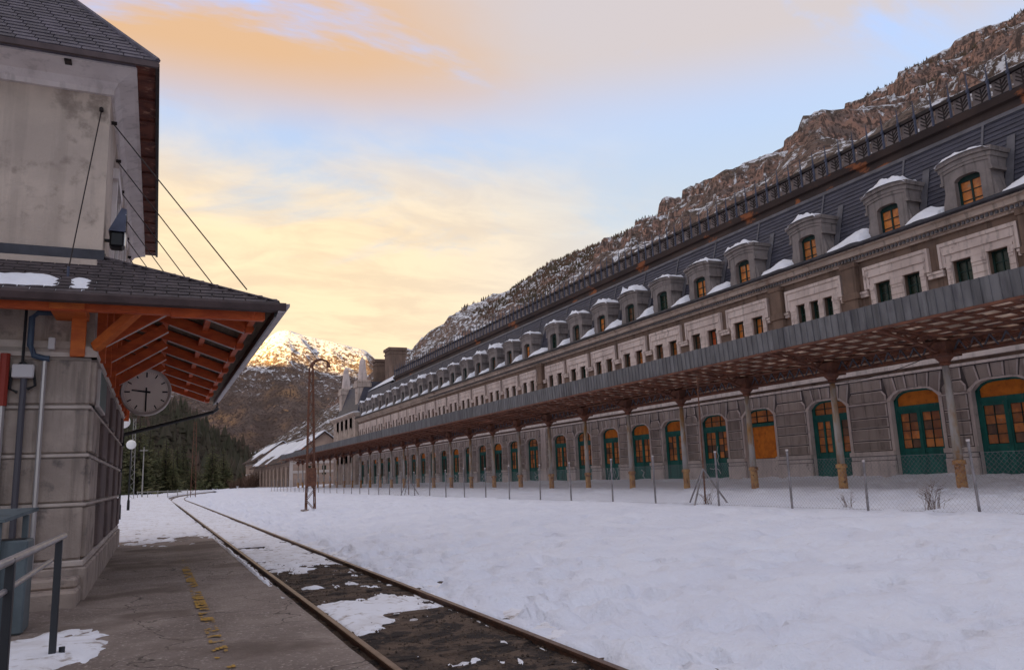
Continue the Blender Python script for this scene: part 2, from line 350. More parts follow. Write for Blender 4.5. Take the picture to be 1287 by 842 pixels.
def grid(name, X, Y, Z, material, smooth=True, mask=None):
    """height-field mesh from 2-d arrays"""
    ny, nx = X.shape; v = np.stack([X, Y, Z], -1).reshape(-1, 3)
    i = np.arange(ny*nx).reshape(ny, nx); q = np.stack([i[:-1, :-1], i[:-1, 1:], i[1:, 1:], i[1:, :-1]], -1)
    q = q.reshape(-1, 4) if mask is None else q[mask]
    if mask is not None:
        used = np.unique(q); rm = np.full(len(v), -1); rm[used] = np.arange(len(used)); v = v[used]; q = rm[q]
    me = bpy.data.meshes.new(name); me.vertices.add(len(v)); me.vertices.foreach_set('co', v.astype(np.float32).ravel())
    me.loops.add(q.size); me.loops.foreach_set('vertex_index', q.ravel().astype(np.int32))
    me.polygons.add(len(q)); me.polygons.foreach_set('loop_start', (np.arange(len(q))*4).astype(np.int32)); me.polygons.foreach_set('loop_total', np.full(len(q), 4, np.int32))
    me.update(calc_edges=True); me.validate()
    me.materials.append(M[material])
    if smooth: me.polygons.foreach_set('use_smooth', [True]*len(me.polygons))
    return me
def facade(mb, xf, depth, y0, y1, z0, z1, ops, mi=0, ri=0, seg=8):
    """wall facing -X at x=xf with openings (yc, w, zb, zspring, rise) and reveals"""
    edges = [y0]
    for o in sorted(ops): edges += [o[0]-o[1]/2, o[0]+o[1]/2]
    edges.append(y1)
    for k in range(0, len(edges), 2):
        a, b = edges[k], edges[k+1]
        if b > a+1e-4: mb.face([(xf, a, z0), (xf, a, z1), (xf, b, z1), (xf, b, z0)], mi)
    for yc, w, zb, zs, rise in ops:
        a, b = yc-w/2, yc+w/2
        if zb > z0+1e-4:
            mb.face([(xf, a, z0), (xf, a, zb), (xf, b, zb), (xf, b, z0)], mi); mb.face([(xf, a, zb), (xf+depth, a, zb), (xf+depth, b, zb), (xf, b, zb)], ri)
        n = seg if rise else 1
        pts = [(a+(b-a)*i/n, zs + (rise*(1-abs(2*i/n-1)**4.2) if rise else 0)) for i in range(n+1)]
        for (p, zp), (q, zq) in zip(pts, pts[1:]):
            mb.face([(xf, p, zp), (xf, p, z1), (xf, q, z1), (xf, q, zq)], mi); mb.face([(xf, p, zp), (xf, q, zq), (xf+depth, q, zq), (xf+depth, p, zp)], ri)
        for y in (a, b): mb.face([(xf, y, zb), (xf, y, zs), (xf+depth, y, zs), (xf+depth, y, zb)], ri)
    return mb

# ================================================================== TERRAIN
def nonuni(a, b, d0, g, dmax):
    r, d = [a], d0
    while r[-1] < b: r.append(r[-1]+d); d = min(d*g, dmax)
    return np.array(r)
def track_dx(y): return np.where(y > 60, -.00004*(y-60)**2*(y < 105) - (y >= 105)*.081, 0) + np.where(y > 105, .0011*(y-105)**2, 0) - .0016*np.clip(y-8, 0, 120)
RAIL_L, RAIL_R = 2.06, 3.74
PLAT_Z = .14

# big ground sheet out to the hills
xs = np.linspace(-9000, 9000, 61); X, Y = np.meshgrid(xs, xs + 3000)
tag(put('ground', grid('ground', X, Y, X*0-.45, 'snow'), None), kind='structure')

# platform on the left
ys = nonuni(-6, 420, .12, 1.02, 6); xs = np.concatenate([np.linspace(-9, -1.5, 8), np.linspace(-1.3, 1.74, 46)])
X, Y = np.meshgrid(xs, ys)
Z = PLAT_Z + .018*(fbm(X*1.3, Y*1.3, 4, 3)-.5)
edge = 1.74 + .05*(fbm(Y*2.1, Y*0, 4, 11)-.5); X = np.where(X > 1.6, np.minimum(X, edge), X) + np.where(X > -2, track_dx(Y)*sstep(X, -1.3, 1.7), 0)
Xe = np.concatenate([X, X[:, -1:]+.03, X[:, -1:]+.05], 1); Ye = np.concatenate([Y, Y[:, -1:], Y[:, -1:]], 1); Ze = np.concatenate([Z, Z[:, -1:]-.05, Z[:, -1:]*0-.4], 1)
tag(put('platform', grid('platform', Xe, Ye, Ze, 'asphalt'), None), kind='structure')
# worn yellow safety line
mb = MB(); cs = .035
gy, gx = np.meshgrid(np.arange(5, 24, cs), np.arange(-.065, .065, cs), indexing='ij')
keep = (fbm(gx*9, gy*9, 3, 7)*.6 + fbm(gx*2, gy*.5, 3, 9)*.4 + .22*np.exp(-((gy-15.5)/4.2)**2) + .17*np.exp(-((gy-8)/2.0)**2)) > .70
for x_, y_ in zip(gx[keep], gy[keep]):
    xx = .60 + .004*(12-y_)+x_; z = PLAT_Z + .0135; q = [random.uniform(-.008, .008) for _ in range(8)]
    mb.face([(xx+q[0], y_+q[1], z), (xx+cs+q[2], y_+q[3], z), (xx+cs+q[4], y_+cs+q[5], z), (xx+q[6], y_+cs+q[7], z)])
tag(put('platform_marking', mb, 'yellow_paint', fix=False), kind='structure')

# dark dirt bed of the track
ys = nonuni(1.5, 400, .06, 1.012, 6); xs = np.linspace(1.45, 4.6, 54); X, Y = np.meshgrid(xs, ys)
def bed_z(X, Y): return -.085 + .055*(fbm(X*2.2, Y*2.2, 5, 21)-.5) + .03*(fbm(X*9, Y*9, 3, 5)-.5)
tag(put('track_bed', grid('track_bed', X+track_dx(Y), Y, bed_z(X, Y), 'dirt'), None), kind='structure')

# snow lying in patches on the track bed and the platform
def base_z(X, Y): return np.where(X < 1.74, PLAT_Z, bed_z(X, Y))
ys = nonuni(2.5, 420, .05, 1.011, 6); xs = np.concatenate([np.linspace(-9, -2, 15), np.linspace(-1.9, 1.6, 52), np.linspace(1.65, 4.4, 62)]); X, Y = np.meshgrid(xs, ys)
n1 = fbm(X*1.1, Y*.9, 6, 31); n2 = fbm(X*4, Y*3, 4, 37); nn = n1*.45+n2*.30+fbm(X*11, Y*7, 3, 39)*.25
def blob(cx, cy, rx, ry): return np.clip(1-((X-cx)/rx)**2-((Y-cy)/ry)**2, -1, 1)
bed = -.33 + sstep(Y, 13.5, 20)*.75 + .9*np.clip(blob(2.42, 10.6, .48, 2.1), 0, 1) + .75*np.clip(blob(3.2, 11.4, .8, 1.2), 0, 1) + .6*np.clip(blob(3.58, 6.7, .14, .5), 0, 1) + .3*np.clip(blob(2.8, 14, .9, .6), 0, 1)
strip = -.42 + sstep(Y, 9, 16)*.75                                   # between platform edge and rail
plat = -.75 + sstep(Y, 18.5, 31)*1.25 + 1.5*np.clip(blob(-.95, 9.3, .78, 1.75), 0, 1) + 1.2*np.clip(blob(-1.6, 8.2, .9, 2.0), 0, 1)
s = np.where(X < 1.62, plat, np.where(X < 2.0, strip, np.where(X > 3.66, bed+.5, bed))) + (nn-.5)*2.4
th = np.clip(s, -.12, .5)
Z = base_z(X, Y) + np.where(th > 0, .085*th + .015*n2*np.clip(th*6, 0, 1), .6*th) + np.where(X < 1.62, sstep(Y, 30, 120)*.25, 0) + (X > 1.9)*(X < 2.2)*-.03*sstep(Y, 30, 60)
gap = np.exp(-((X-RAIL_L)/.09)**2)+np.exp(-((X-RAIL_R)/.09)**2); Z = Z - gap*np.clip(.05+.0*Y, 0, .05)
Xs = X + track_dx(Y)*sstep(X, -1.3, 1.7)
mk = (np.maximum.reduce([th[:-1, :-1], th[1:, :-1], th[:-1, 1:], th[1:, 1:]]) > -.1)
tag(put('snow_patches', grid('snow_patches', Xs, Y, Z, 'snow_dirty', mask=mk), None), kind='structure')

# the wide snow field between the track and the station
def snow_h(X, Y):
    t = sstep(X, 3.7, 10)*.26 + sstep(X, 9, 16)*.26 + sstep(X, 16.5, 21)*.22 + sstep(X, 23.5, 26.9)*.30 - .03
    t = t + .05*np.exp(-((X-4.25)/.3)**2)*(.4+fbm(X*2, Y*1.4, 3, 8))
    lump = (fbm(X*.55, Y*.55, 5, 41)-.5)*.20*sstep(X, 3.8, 6) + (fbm(X*2.3, Y*2.3, 4, 43)-.5)*.2*sstep(X, 3.7, 4.4) + (fbm(X*6, Y*4.5, 3, 44)-.5)*.09
    foot = -.16*np.clip(fbm(X*1.7, Y*1.7, 3, 47)-.60, 0, 1)/.38 - .12*sstep(fbm(X*3.1, Y*3.1, 2, 49), .66, .76)
    return t + lump*np.where(X > 15, .7, 1+.8*sstep(X, 7.5, 4.5)) + foot + .22*np.clip(fbm(Y*.55, X*.2, 4, 51)-.45, 0, 1)*sstep(X, 25, 26.8)
ys = nonuni(.5, 430, .09, 1.0085, 7); xs = np.concatenate([nonuni(3.80, 12, .06, 1.012, .12), np.arange(12.15, 27.3, .16), np.array([28, 32, 40, 60, 90])]); X, Y = np.meshgrid(xs, ys)
off = track_dx(Y)*sstep(X, 14, 4); wob = .10*(fbm(Y*1.3, X*0, 5, 61)-.5)*sstep(X, 4.6, 3.8)
tag(put('snow_field', grid('snow_field', X+off+wob, Y, snow_h(X, Y) - (X < 3.86)*.06 - sstep(X, 30, 90)*.5, 'snow'), None), kind='structure')
def gz(x, y): return float(snow_h(np.array([float(x)]), np.array([float(y)]))[0])

# loose stones on the dirt
ico = [(0, 0, 1), (.9, 0, .2), (.28, .85, .2), (-.72, .53, .2), (-.72, -.53, .2), (.28, -.85, .2), (0, 0, -.6)]
icf = [(0, 1, 2), (0, 2, 3), (0, 3, 4), (0, 4, 5), (0, 5, 1), (6, 2, 1), (6, 3, 2), (6, 4, 3), (6, 5, 4), (6, 1, 5)]
ico = np.array(ico); n = 14000; py_ = 3.2 + RNG.random(n)**1.6*16; px_ = 1.85 + RNG.random(n)*2.05; sz = .004 + RNG.random(n)**5*.018
V = []; F = []
zb = bed_z(px_, py_)
for i in range(n):
    sc_ = sz[i]*(.6+.8*RNG.random(3)); a = RNG.random()*6.28; c_, s_ = math.cos(a), math.sin(a)
    q = ico*sc_; q = np.stack([q[:, 0]*c_-q[:, 1]*s_+px_[i], q[:, 0]*s_+q[:, 1]*c_+py_[i], q[:, 2]+zb[i]+sz[i]*.2], 1)
    V.append(q); F += [tuple(k+7*i for k in f) for f in icf]
mb = MB(); mb.v = [tuple(p) for p in np.concatenate(V)]; mb.f = F; mb.m = [0]*len(F)
tag(put('track_gravel', mb, 'pebble', fix=False), 'loose brown gravel and stones scattered over the dirt between the rails', 'gravel', kind='stuff')

# rails
prof = [(-.065, -.15), (.065, -.15), (.065, -.135), (.012, -.115), (.012, -.045), (.036, -.03), (.036, -.004), (.028, 0), (-.028, 0), (-.036, -.004), (-.036, -.03), (-.012, -.045), (-.012, -.115), (-.065, -.135)]
trk = thing('railway_track', (2.9, 8, -.15), 'rusty railway track running past the platform through dirt and snow', 'railway track')
ry = np.concatenate([np.arange(1, 100, 2.), np.arange(100, 330, 4.)]); rdx = track_dx(ry)
for x0 in (RAIL_L, RAIL_R):
    mb = MB(); n = len(prof); V = [(x0+float(d)+p[0], float(y), p[1]) for y, d in zip(ry, rdx) for p in prof]
    f = [(i*n+k, i*n+(k+1) % n, (i+1)*n+(k+1) % n, (i+1)*n+k) for i in range(len(ry)-1) for k in range(n)]
    mb.raw(V, f); mb.m = [1 if (k % n) in (6, 7, 8) else 0 for k in range(len(f))]
    put('rail', mb, ['rail_steel', 'rail_head'], trk)
mbs = MB().box(-1.25, 1.25, -.12, .12, -.2, -.075); sleeper = mbs.mesh('sleeper', 'dirt', bevel=.02)
for k in range(34):
    y = 4.2+.62*k; link('sleeper', sleeper, trk, (2.9+float(track_dx(np.array(y))), y, random.uniform(-.012, .006)), rot=(0, 0, random.uniform(-.02, .02)))

# ------------------------------------------------------------------ mountains
def interp(pts): a = np.array(pts, float); return lambda v: np.interp(v, a[:, 0], a[:, 1])
# right-hand mountain behind the station (crest line at x = 600)
sil = interp([(-600, 330), (100, 345), (324, 338), (362, 352), (372, 346), (414, 348), (420, 333), (466, 341), (476, 336), (519, 336), (527, 326), (575, 329), (636, 333), (754, 333), (862, 341), (947, 347), (1100, 354), (1297, 343), (1560, 318), (1615, 300), (1660, 250), (1750, 190), (1900, 150), (2400, 90)])
xs = np.concatenate([np.linspace(45, 420, 60), np.linspace(424, 640, 110), np.linspace(645, 1400, 30)]); ys = np.concatenate([np.linspace(-900, 250, 40), nonuni(255, 2600, 2.6, 1.004, 12)]); X, Y = np.meshgrid(xs, ys)
t = np.clip((X-45)/555, 0, 1); H = sil(Y)-6 + (fbm(Y/22, X*0, 4, 76)-.5)*9
prof_ = t**1.12
zz = H*prof_ + (ridged(X/170, Y/170, 6, 71)-.45)*70*np.sin(np.pi*np.clip(t, 0, 1))*1.0 + (fbm(X/30, Y/30, 6, 73)-.5)*30*sstep(X, 80, 300)*(1-.8*sstep(X, 575, 600))
stp = 42.; u = zz/stp + .45*(fbm(X/120, Y/120, 3, 79)-.5); fr = u-np.floor(u); ter = (np.floor(u) + sstep(fr, .42, .62))*stp - .45*(fbm(X/120, Y/120, 3, 79)-.5)*stp
w = sstep(X, 250, 420)*(1-sstep(Y, 600, 850))*.75; zz = zz*(1-w)+ter*w*1.0
zz = zz*(1-.35*sstep(Y, 1180, 1480)*sstep(600-X, 10, 90))
zz = np.where(X > 600, H - (X-600)*.35, np.minimum(zz, H+2.5)); zz = np.where(X < 52, -1, zz)
tag(put('mountain', grid('mountain', X, Y, zz, 'mountain_near', smooth=False), None), kind='structure')
MZ = (xs, ys, zz)
def mz(x, y):
    i = np.clip(np.searchsorted(xs_m, x)-1, 0, len(xs_m)-2); j = np.clip(np.searchsorted(ys_m, y)-1, 0, len(ys_m)-2)
    u = (x-xs_m[i])/(xs_m[i+1]-xs_m[i]); v = (y-ys_m[j])/(ys_m[j+1]-ys_m[j]); Zm = MZ[2]
    return (Zm[j, i]*(1-u)+Zm[j, i+1]*u)*(1-v)+(Zm[j+1, i]*(1-u)+Zm[j+1, i+1]*u)*v
xs_m, ys_m = MZ[0], MZ[1]

# far snowy mountain at the end of the valley
fs = interp([(-1500, 420), (-500, 470), (0, 400), (160, 420), (265, 480), (348, 528), (400, 572), (440, 580), (480, 566), (560, 548), (650, 530), (745, 508), (810, 452), (900, 470), (1200, 520), (2000, 460), (3000, 300)])
xs = np.linspace(-1400, 2600, 300); ys = np.concatenate([np.linspace(900, 3050, 220), np.linspace(3070, 4200, 30)]); X, Y = np.meshgrid(xs, ys)
t = np.clip((Y-900)/2100, 0, 1); Xc = X*3000/np.maximum(Y, 1500)
H = fs(Xc)
zz = H*(.25*t+.75*t**3.0) + (ridged(X/520+3, Y/520, 7, 91)-.42)*230*np.sin(np.pi*t)**.8*sstep(t, 0, .25) + (fbm(X/60, Y/60, 5, 95)-.5)*46*sstep(t, .02, .3)*(1-.6*sstep(t, .93, 1))
zz = np.where(Y > 3000, H-(Y-3000)*.4, np.minimum(zz, H*(.35+.65*t)+25*(1-t)))
tag(put('far_mountain', grid('far_mountain', X, Y, zz, 'mountain_far', smooth=False), None), kind='structure')

# forested lower hill closing the valley on the left
xs = np.linspace(-420, 420, 90); ys = np.linspace(300, 1250, 90); X, Y = np.meshgrid(xs, ys)
hh = interp([(-420, 150), (-150, 120), (-20, 92), (10, 80), (50, 50), (90, 22), (130, 10), (180, 4), (420, 0)])
zz = hh(X*900/np.maximum(Y, 500))*np.sin(np.clip((Y-300)/620, 0, 1)*np.pi/2)**1.2 + (fbm(X/60, Y/60, 5, 97)-.5)*26*sstep(Y, 310, 450) - .5
zz = np.where(Y > 950, zz-(Y-950)*.25, zz)
tag(put('forest_hill', grid('forest_hill', X, Y, zz, 'hill_forest'), None), kind='structure')
HZ = (xs, ys, zz)

# western ridge, out of view, placed and sized to keep sun off the station
xs = np.linspace(-5200, -260, 90); ys = np.linspace(-5000, 7000, 160); X, Y = np.meshgrid(xs, ys)
t = np.clip((-260-X)/2240, 0, 1); zz = (790+80*(fbm(Y/600, Y*0, 4, 101)-.5))*t**1.15*np.where(X < -2500, 1-np.clip((-2500-X)/3600, 0, 1), 1) + (ridged(X/400, Y/400, 5, 103)-.4)*60*np.sin(np.pi*np.clip(t, 0, 1))
tag(put('west_ridge', grid('west_ridge', X, Y, zz-.5, 'mountain_near', smooth=False), None), kind='structure')

# trees on the slopes: far woods that read as one mass
def cone_wood(name, P, hts, label, material, seed):
    rg = np.random.default_rng(seed); V = []; F = []; k = 0
    for (x, y, z), h in zip(P, hts):
        r = h*(.16+.08*rg.random()); a0 = rg.random()*6.28; lean = (rg.random(2)-.5)*.12*h
        for zb_, zt, rr in ((.08, .62, 1.0), (.36, 1.0, .68)):
            for i in range(5):
                a = a0+i*1.2566; q = rr*r*(.65+.7*rg.random()); V.append((x+q*math.cos(a), y+q*math.sin(a), z+h*(zb_+.1*rg.random())))
            V.append((x+lean[0]*zt, y+lean[1]*zt, z+h*zt))
            F += [(k+i, k+(i+1) % 5, k+5) for i in range(5)]; k += 6
    mb = MB(); mb.v = V; mb.f = F; mb.m = [0]*len(F)
    return tag(put(name, mb, material, fix=False), label, 'wood', kind='stuff')
rg = np.random.default_rng(5); P = []; Hs = []
cand_x = 430 + rg.random(60000)*180; cand_y = 290 + rg.random(60000)**1.3*1900
dens = fbm(cand_x/90, cand_y/90, 4, 111) + .22*sstep(cand_y, 600, 900); zc = mz(cand_x, cand_y); dzx = np.abs(mz(cand_x+4, cand_y)-zc)/4
ok = (dens > .54) & (dzx < 1.6)
for x, y, z in zip(cand_x[ok][:17000], cand_y[ok][:17000], zc[ok][:17000]): P.append((x, y, z-.5)); Hs.append(2.0+3.0*rg.random()**2 + (2.5 if y > 800 else 0))
cone_wood('mountain_wood', P, Hs, 'sparse brown-green wood scattered over the rocky mountain behind the station', 'needles_brown', 11)
rg = np.random.default_rng(6); P = []; Hs = []
for k in range(5200):
    x, y = -300+rg.random()*560, 320+rg.random()*640
    i, j = int((x+420)/840*89), int((y-300)/950*89); P.append((x, y, HZ[2][j, i]-1)); Hs.append(7+6*rg.random())
cone_wood('hillside_wood', P, Hs, 'dark brown conifer wood covering the hill at the end of the valley', 'needles_hill', 12)

# ================================================================== STATION
XW = 27.0
BAYS = [6.6, 10.1, 13.3, 17.4, 20.88] + [25.25] + [29.62+3.495*k for k in range(7)] + [55.2+3.5*k for k in range(17)]
TRI = 25.25                       # bay with three narrow windows
PIL = [15.4, 23.06, 27.44, 52.9]
Y0, Y1 = 4.4, 113.4
st = thing('railway_station', (XW, 60, .3), 'long grey stone railway station with slate mansard roof, snowy dormers and green doors', 'railway station')
DW, DS, DR = 2.16, 4.0, .35
# walls
mb = MB()
ops = [(y, DW, .2, DS, DR) for y in BAYS]
facade(mb, XW, .4, Y0, Y1, .2, 5.0, ops, 0, 1)
put('ground_floor_wall', mb, ['joint', 'stone_pale'], st, fix=False)
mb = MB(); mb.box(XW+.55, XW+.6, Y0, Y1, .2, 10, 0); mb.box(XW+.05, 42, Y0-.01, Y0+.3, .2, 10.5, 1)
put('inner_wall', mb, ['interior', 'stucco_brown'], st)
WZ0, WZ1 = 7.15, 8.88
def win_y(y): return [-.80, 0, .80] if abs(y-TRI) < .1 else [-.68, .68]
def win_w(y): return .50 if abs(y-TRI) < .1 else .74
mb = MB(); ops = [(y+d, win_w(y), WZ0, WZ1, 0) for y in BAYS for d in win_y(y)]
facade(mb, XW, .3, Y0, Y1, 5.0, 10.05, ops, 0, 0)
put('upper_wall', mb, ['stucco_brown'], st, fix=False)
# stone blocks of the piers, one by one
edges = [Y0]
for y in BAYS: edges += [y-DW/2, y+DW/2]
edges.append(Y1)
cache = {}
def shared(key, fn):
    if key not in cache: cache[key] = fn()
    return cache[key]
courses = [(2.03, 2.42), (2.46, 2.93), (2.97, 3.35), (3.39, 3.92)]
for k in range(0, len(edges), 2):
    a, b = edges[k]+(.17 if k else 0), edges[k+1]-.17; w = round(b-a, 2); yc = (a+b)/2
    if w < .3: continue
    nb = 1 if w < 1.9 else 2
    for c, (z0, z1) in enumerate(courses):
        me = shared(('blk', w/nb, c), lambda: MB().cbox(XW-.06, XW+.01, -w/nb/2+.01, w/nb/2-.01, z0, z1, .034).mesh('stone_block', ['stone_block', 'stone_pale']))
        for j in range(nb): link('stone_block', me, st, (0, yc+(j-(nb-1)/2)*w/nb, 0))
    def topblk():
        mb = MB(); q = w/2; pts = [(-q, 4.02), (q, 4.02), (q, 4.26), (q-.16, 4.45), (-q+.16, 4.45), (-q, 4.26)]
        v = [(XW-.06, y*(1-.035/q), z-.034*(1 if z > 4.1 else -1)) for y, z in pts] + [(XW+.01, y, z) for y, z in pts]; n = 6
        mb.raw(v, [tuple(range(n))] + [(i, (i+1) % n, n+(i+1) % n, n+i) for i in range(n)]); mb.m = [0]+[1]*n; return mb.mesh('stone_block', ['stone_block', 'stone_pale'])
    link('stone_block', shared(('top', w), topblk), st, (0, yc, 0))
    link('impost', shared(('imp', w), lambda: MB().box(XW-.10, XW+.01, -w/2-.12, w/2+.12, 3.935, 4.0).mesh('impost', 'stone_pale', bevel=.012)), st, (0, yc, 0))
    def plinth():
        mb = MB(); h = w/2+.15; mb.box(XW-.12, XW+.01, -h, h, .2, 1.62); mb.box(XW-.10, XW+.01, -h+.02, h-.02, 1.64, 1.80); mb.box(XW-.15, XW+.01, -h-.02, h+.02, 1.82, 2.0); return mb.mesh('plinth_block', 'stone_pale', bevel=.015)
    link('plinth_block', shared(('pl', w), plinth), st, (0, yc, 0))
# wedge stones over the doors
def voussoir(i):
    mb = MB(); a0, a1 = -1.16+i*.464, -1.16+(i+1)*.464; f = lambda v: v*1.16
    zb = lambda y: 4.04+DR*(1-abs(np.clip(y/1.08, -1, 1))**4.2)+.03
    p = [(a0+.02, zb(a0)), (a1-.02, zb(a1)), (f(a1)-.025, 4.93), (f(a0)+.025, 4.93)]
    cy_ = sum(y for y, z in p)/4; cz_ = sum(z for y, z in p)/4; v = [(XW-.05, cy_+(y-cy_)*.84, cz_+(z-cz_)*.88) for y, z in p]+[(XW+.01, y, z) for y, z in p]
    mb.raw(v, [(0, 1, 2, 3)]+[(j, (j+1) % 4, 4+(j+1) % 4, 4+j) for j in range(4)]); mb.m = [0]+[1]*4; return mb.mesh('voussoir', ['stone_block', 'stone_pale'])
VO = [voussoir(i) for i in range(5)]
def jamb_ring():
    mb = MB(); n = 10; a = lambda h, r: [(-h, 2.0), (-h, DS-.05)]+[(-h+2*h*i/n, DS+r+DR*(1-abs(2*i/n-1)**4.2)) for i in range(n+1)]+[(h, DS-.05), (h, 2.0)]
    I, O = a(1.08, 0), a(1.22, .06)
    for k in range(len(I)-1): mb.raw([(XW-.03, *I[k]), (XW-.03, *I[k+1]), (XW-.03, *O[k+1]), (XW-.03, *O[k]), (XW+.01, *I[k]), (XW+.01, *I[k+1]), (XW+.01, *O[k+1]), (XW+.01, *O[k])], [(0, 1, 2, 3), (0, 1, 5, 4), (2, 3, 7, 6)])
    return mb.mesh('door_surround', 'stone_pale')
JR = jamb_ring()
def spandrel(w):
    p = [(-w/2, 4.50), (w/2, 4.50), (w/2, 4.93), (-w/2, 4.93)]; return MB().cbox(XW-.05, XW+.01, -w/2, w/2, 4.50, 4.93, .03).mesh('stone_block', ['stone_block', 'stone_pale'])
for i, y in enumerate(BAYS):
    for v in VO: link('voussoir', v, st, (0, y, 0))
    link('door_surround', JR, st, (0, y, 0))
    if i:
        g = y-BAYS[i-1]-2.76
        if g > .25: link('stone_block', shared(('sp', round(g, 2)), lambda: spandrel(round(g, 2)-.03)), st, (0, (y+BAYS[i-1])/2, 0))
# horizontal mouldings
def band(name, x0, z0, z1, m, y0=Y0, y1=Y1, par=st):
    return put(name, MB().box(x0, XW+.02, y0, y1, z0, z1), m, par)
band('string_course', XW-.10, 4.96, 5.06, 'stone_pale'); band('string_course', XW-.16, 5.2, 5.42, 'stone_pale'); band('string_course', XW-.08, 6.72, 6.86, 'stone_pale')
# doors
frame_m = None
def door_frame(kind):
    mb = MB(); D = .06
    if kind != 'board':
        for y in (-1.0, 1.0): mb.box(-D, .05, y-.08, y+.08, .3, 4.02)
        mb.box(-D-.01, .05, -.92, .92, 3.56, 3.74); mb.box(-D-.012, .05, -.055, .055, .3, 3.56)
        if kind == 'quad':
            for y in (-.46, .46): mb.box(-D+.006, .05, y-.05, y+.05, .3, 3.56)
        for s_ in (-1, 1):
            lo, hi = (.055, .92)
            y0, y1 = (lo, hi) if s_ > 0 else (-hi, -lo)
            mb.box(-D+.01, .05, y0, y1, 1.90, 2.06); mb.box(-D+.012, .05, y0, y1, 3.44, 3.56)
            mb.box(-D+.014, .05, y0, y0+.06, .3, 3.5); mb.box(-D+.014, .05, y1-.06, y1, .3, 3.5)
            mb.box(-.025, .05, y0, y1, .3, 1.92)
            mb.box(-.045, .05, y0+.17, y1-.17, 1.0, 1.75); mb.box(-D+.008, .05, y0+.02, y1-.02, .3, .62)
            for z in (2.41, 2.755, 3.10): mb.box(-.035, .04, y0+.06, y1-.06, z-.013, z+.013, 1)
            mb.box(-.036, .04, (y0+y1)/2-.013, (y0+y1)/2+.013, 2.06, 3.44, 1)
    else:
        for y in (-1.0, 1.0): mb.box(-D, .05, y-.08, y+.08, 1.9, 4.02)
        mb.box(-D-.01, .05, -.92, .92, 3.50, 3.66)
    # curved head
    pts = [(-1.08+2.16*i/10, 4.0+DR*(1-abs(i/5-1)**4.2)) for i in range(11)]
    for (a, za), (b, zb_) in zip(pts, pts[1:]): mb.raw([(-D, a, za), (-D, b, zb_), (-D, b*.95, zb_-.07), (-D, a*.95, za-.07), (.05, a, za), (.05, b, zb_), (.05, b*.95, zb_-.07), (.05, a*.95, za-.07)], [(0, 1, 2, 3), (2, 3, 7, 6), (4, 5, 6, 7)])
    if kind in ('glazed', 'quad', 'board'):
        for y in (-.36, .36): mb.box(-.035, .04, y-.02, y+.02, 3.66, 4.36-.05*abs(y), 1)
        mb.box(-.034, .04, -.95, .95, 3.98, 4.015, 1)
    return mb.mesh('door', ['door_green', 'muntin'])
def lunette():
    mb = MB(); pts = [(-1.0, 3.72)]+[(-1.04+2.08*i/10, 3.99+DR*(1-abs(i/5-1)**4.2)) for i in range(11)]+[(1.0, 3.72)]
    n = len(pts); mb.raw([(.0, y, z) for y, z in pts], [tuple(range(n))]); return mb.mesh('lunette', ['orange_board'])
LUN = lunette(); LUNG = LUN.copy(); LUNG.materials.clear(); LUNG.materials.append(M['orange_pane'])
PANE = MB().box(-.005, .01, -.178, .178, -.158, .158).mesh('pane', 'orange_pane')
PANED = MB().box(-.005, .01, -.178, .178, -.158, .158).mesh('pane', 'brown_pane')
FR = {k: door_frame(k) for k in ('solid', 'glazed', 'quad', 'board')}
kinds = {3: 'solid', 4: 'solid', 5: 'quad', 6: 'board', 7: 'glazed', 8: 'solid', 9: 'solid', 10: 'solid', 11: 'glazed', 12: 'glazed'}
def stroke(mb, pts, r=.014):
    mb.tube([(-.075, y, z) for y, z in pts], r, 4)
DX = XW+.26
glz = MB()
for s_ in (-1, 1): glz.box(.012, .022, min(s_*.16, s_*.82), max(s_*.16, s_*.82), 2.06, 3.44)
GLZ = glz.mesh('glazing', 'orange_pane'); GLZB = glz.mesh('glazing', 'brown_pane')
